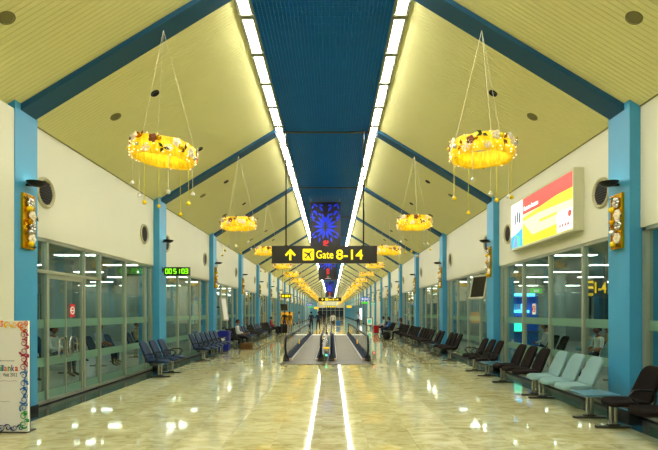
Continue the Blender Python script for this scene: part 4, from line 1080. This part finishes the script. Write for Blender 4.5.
# standing poster at the left edge
t = thing('poster_stand', 'white standing poster with colourful scroll border and lanka lettering at the left edge', 'poster', (-4.36, 6.55, 0), R(-2))
BW, BH = .74, 1.53
b = MB(); b.box(-BW/2, BW/2, 0, .035, .02, BH); b.build('panel', 'board_white', t)
b = MB(); b.box(-BW/2, BW/2-.02, -.01, .2, 0, .02); b.box(-BW/2, -BW/2+.02, .035, .05, 0, BH); b.box(BW/2-.02, BW/2, .035, .05, 0, BH); b.build('foot', 'steel_dark', t)
def scroll(cx, cz, r, a0, m_, sgn=1, turns=1.3):
    n = 18; m = MB(); pts = []
    for q in range(n+1):
        a = a0 + sgn*2*PI*turns*q/n; rr = r*(1-.8*q/n); pts.append((cx + rr*math.cos(a), -.003, cz + rr*math.sin(a)))
    m.tube(pts, [.016*(1-.5*q/n) for q in range(n+1)], 5, flat=.35); return m.build('border_scroll', m_, t)
rnd = random.Random(2)
ncz = 13
for q in range(ncz):
    z = .12 + q*(BH-.2)/(ncz-1); c_ = 'green_print' if q < 2 else 'blue_print' if q < 7 else 'crimson_print' if q < 12 else 'orange_print'
    scroll(BW/2-.06, z, .055, rnd.uniform(0, 6), c_, 1 if q % 2 else -1); scroll(BW/2-.025, z+.05, .03, rnd.uniform(0, 6), c_, -1 if q % 2 else 1); scroll(-BW/2+.06, z, .055, rnd.uniform(0, 6), c_, 1 if q % 2 else -1)
for q in range(7):
    x = -BW/2 + .1 + q*.09; scroll(x, BH-.05, .045, rnd.uniform(0, 6), 'yellow_print' if q % 3 else 'orange_print', 1 if q % 2 else -1); scroll(x, .075, .045, rnd.uniform(0, 6), 'navy_print', 1 if q % 2 else -1)
cols = ['red_print', 'orange_print', 'green_print', 'blue_print', 'orange_print', 'green_print', 'violet_print', 'red_print']
widths = [.045, .033, .022, .022, .048, .048, .048, .048]; x = -.09 - .02; x0 = -.1
for ch, c_, w_ in zip('srilanka', cols, widths):
    fit_text(ch, w_*.86, .085 if ch in 'lk' else (.085 if ch == 'i' else .062), c_, t, x0 + w_/2, .875 + (.0115 if ch in 'lki' else 0), -.002, bold=.015); x0 += w_ + .003
def squiggle(x0, x1, z, amp, m_, n=40, r=.003, f=9):
    m = MB(); m.tube([(x0+(x1-x0)*q/n, -.003, z + amp*math.sin(q*f*.35)*math.cos(q*.9)) for q in range(n+1)], r, 4); m.build('script_line', m_, t)
squiggle(-.12, .18, .985, .03, 'grey_print')
fit_text('Visit 2012', .2, .05, 'grey_print', t, .12, .795, -.002)
squiggle(-.2, .22, .71, .008, 'grey_print', 40, .002, 14); squiggle(-.2, .12, .43, .008, 'grey_print', 40, .002, 14)

# ---------------------------------------------------------------- signs seen through and beyond the glass
t = thing('lounge_gate_sign', 'black sign with yellow 1-4 hanging in the right lounge', 'sign', (7.28, 13.0, 2.04))
b = MB(); b.box(-.31, .31, -.04, .04, 0, .54); b.build('board', 'sign_board', t)
for sx in (-.25, .25): b = MB(); b.tube([(sx, 0, .54), (sx, 0, 1.09)], .012, 6); b.build('hanger_rod', 'black_metal', t)
fit_text('1-4', .31, .3, 'sign_dim_yellow', t, .13, .27, -.045, bold=.02); fit_text('Gate', .2, .1, 'sign_dim_yellow', t, -.17, .1, -.045, bold=.02)
for zz in (.27, .42):
    m = MB(); m.tube([(-.27 + .2*q/24, -.045, zz + .035*math.sin(q*1.5)) for q in range(25)], .012, 4); m.build('script_line', 'sign_dim_yellow', t)
def no_entry(lab, loc, s, bar=True):
    t = thing('prohibition_sign', lab, 'sign', loc, 0 if s < 0 else PI)
    b = MB(); b.box(0, .008, -.09, .09, -.13, .13); b.build('plate', 'white_print' if s > 0 else 'red_print', t)
    MX = Matrix.Rotation(R(90), 4, 'Y')
    b = MB(); b.lathe([(.055, .008), (.055, .014), (.078, .014), (.078, .008)], 20, MX); b.build('ring', 'red_print' if s > 0 else 'white_print', t)
    b = MB(); b.box(.008, .014, -.06, .06, -.012, .012); b.build('bar', 'red_print' if s > 0 else 'white_print', t)
no_entry('red prohibition sign on the left glass door', (-GLX+.035, 9.45, 1.68), -1)
no_entry('red and white prohibition sign on the right glass wall', (GLX-.02, 11.45, 1.72), 1)
t = thing('lounge_kiosk', 'blue glowing kiosk behind the right glass next to the second column', 'kiosk', (6.95, 17.9, 0), .25)
b = MB(); b.box(-.75, .75, -.4, .4, 0, .9); b.box(-.75, .75, .2, .4, .9, 2.3); b.box(-.75, -.68, -.4, .4, .9, 2.3); b.box(.68, .75, -.4, .4, .9, 2.3); b.box(-.75, .75, -.4, .4, 2.2, 2.35); b.build('cabinet', 'kiosk_blue', t)
bx('lit_header', 'kiosk_glow', t, -.6, .6, -.41, -.40, 2.22, 2.33); bx('lit_shelf', 'kiosk_glow', t, -.66, .66, .0, .19, 1.62, 1.72); bx('counter', 'steel', t, -.78, .78, -.45, .2, .9, .94); bx('lit_screen', 'teal_glow', t, -.5, .1, -.41, -.40, .94, 1.3)
for q in range(6): bx('bottle_row', ('ad_blue', 'white_print', 'kiosk_glow')[q % 3], t, -.6+q*.2, -.5+q*.2, .05, .15, 1.72, 1.95)
t = thing('exit_sign', 'small green exit sign hanging in the right lounge', 'sign', (7.9, 18.2, 2.45)); bx('box', 'sign_green', t, -.2, .2, -.03, .03, -.09, .09); bx('symbol', 'white_print', t, -.1, .1, -.034, -.03, -.05, .05); m = MB(); m.tube([(0, 0, .09), (0, 0, .68)], .01, 6); m.build('hanger_rod', 'black_metal', t)

def flag_sign(lab, loc, w, h, m_, cat='sign', marks=None, rod=True, top=None):
    t = thing('hanging_sign', lab, cat, loc)
    b = MB(); b.box(-w/2, w/2, -.04, .04, -h/2, h/2); b.build('box', m_, t)
    if marks:
        fit_q = [(-.3, .22), (.05, .3), (.34, .16)]
        for (px, pw) in fit_q: bx('mark', marks, t, w*px-w*pw/2, w*px+w*pw/2, -.046, -.04, -h*.25, h*.25)
    if rod:
        for sx in (-.35, .35): b = MB(); b.tube([(sx*w, 0, h/2), (sx*w, 0, ceil_z(loc[0])-loc[2]-.1)], .012, 6); b.build('hanger_rod', 'black_metal', t)
    return t
flag_sign('black and yellow direction sign hanging along the left wall', (-3.63, 40.0, 2.98), .85, .38, 'sign_board', marks='sign_yellow')
flag_sign('blue hanging sign on the right above the green one', (3.65, 50.0, 3.0), .85, .32, 'sign_blue', marks='white_print')
flag_sign('green hanging sign on the right below the blue one', (3.65, 50.1, 2.6), .65, .17, 'sign_green')
flag_sign('small teal sign by the right wall near the notice stand', (4.45, 49.6, 2.52), .4, .22, 'sign_teal', marks='white_print', rod=True)
flag_sign('far small yellow hanging sign on the right', (3.4, 88.0, 2.62), .9, .45, 'sign_dim_yellow')
flag_sign('far small yellow hanging sign on the left', (-2.8, 95.0, 2.45), .9, .4, 'sign_dim_yellow')
flag_sign('far blue hanging sign on the left', (-3.5, 80.0, 2.85), .9, .36, 'sign_blue', marks='white_print')
flag_sign('far green hanging sign below the blue one on the left', (-3.3, 80.1, 2.48), .7, .18, 'sign_green')
t = thing('notice_stand', 'dark wooden notice stand with pale poster by the right wall', 'notice stand', (4.0, 48.6, 0))
b = MB(); [b.box(*a) for a in ((-.32, -.26, -.03, .03, 0, 1.08), (.26, .32, -.03, .03, 0, 1.08), (-.32, .32, -.03, .03, 1.02, 1.08), (-.32, .32, -.03, .03, .28, .34), (-.34, -.24, -.2, .2, 0, .04), (.24, .34, -.2, .2, 0, .04))]; b.build('frame', 'wood_dark', t)
bx('poster', 'board_white', t, -.26, .26, -.012, .012, .34, 1.02); bx('print', 'sign_teal', t, -.14, .16, -.016, -.012, .5, .9)
t = thing('lit_poster', 'bright white poster panel far along the right wall', 'poster', (4.55, 72.0, .0)); bx('frame', 'aluminium', t, -.2, .2, -.06, .06, 0, 2.3); bx('sheet', 'ad_white', t, -.18, .18, -.07, -.06, .5, 2.2)
t = thing('amber_panel', 'amber display panel behind the standing travellers on the left', 'display', (-4.1, 46.0, 0)); bx('panel', 'panel_amber', t, -.55, .55, -.05, .05, .5, 1.65)
for sx in (-.45, .45): bx('leg', 'steel_dark', t, sx-.03, sx+.03, -.04, .04, 0, .5)
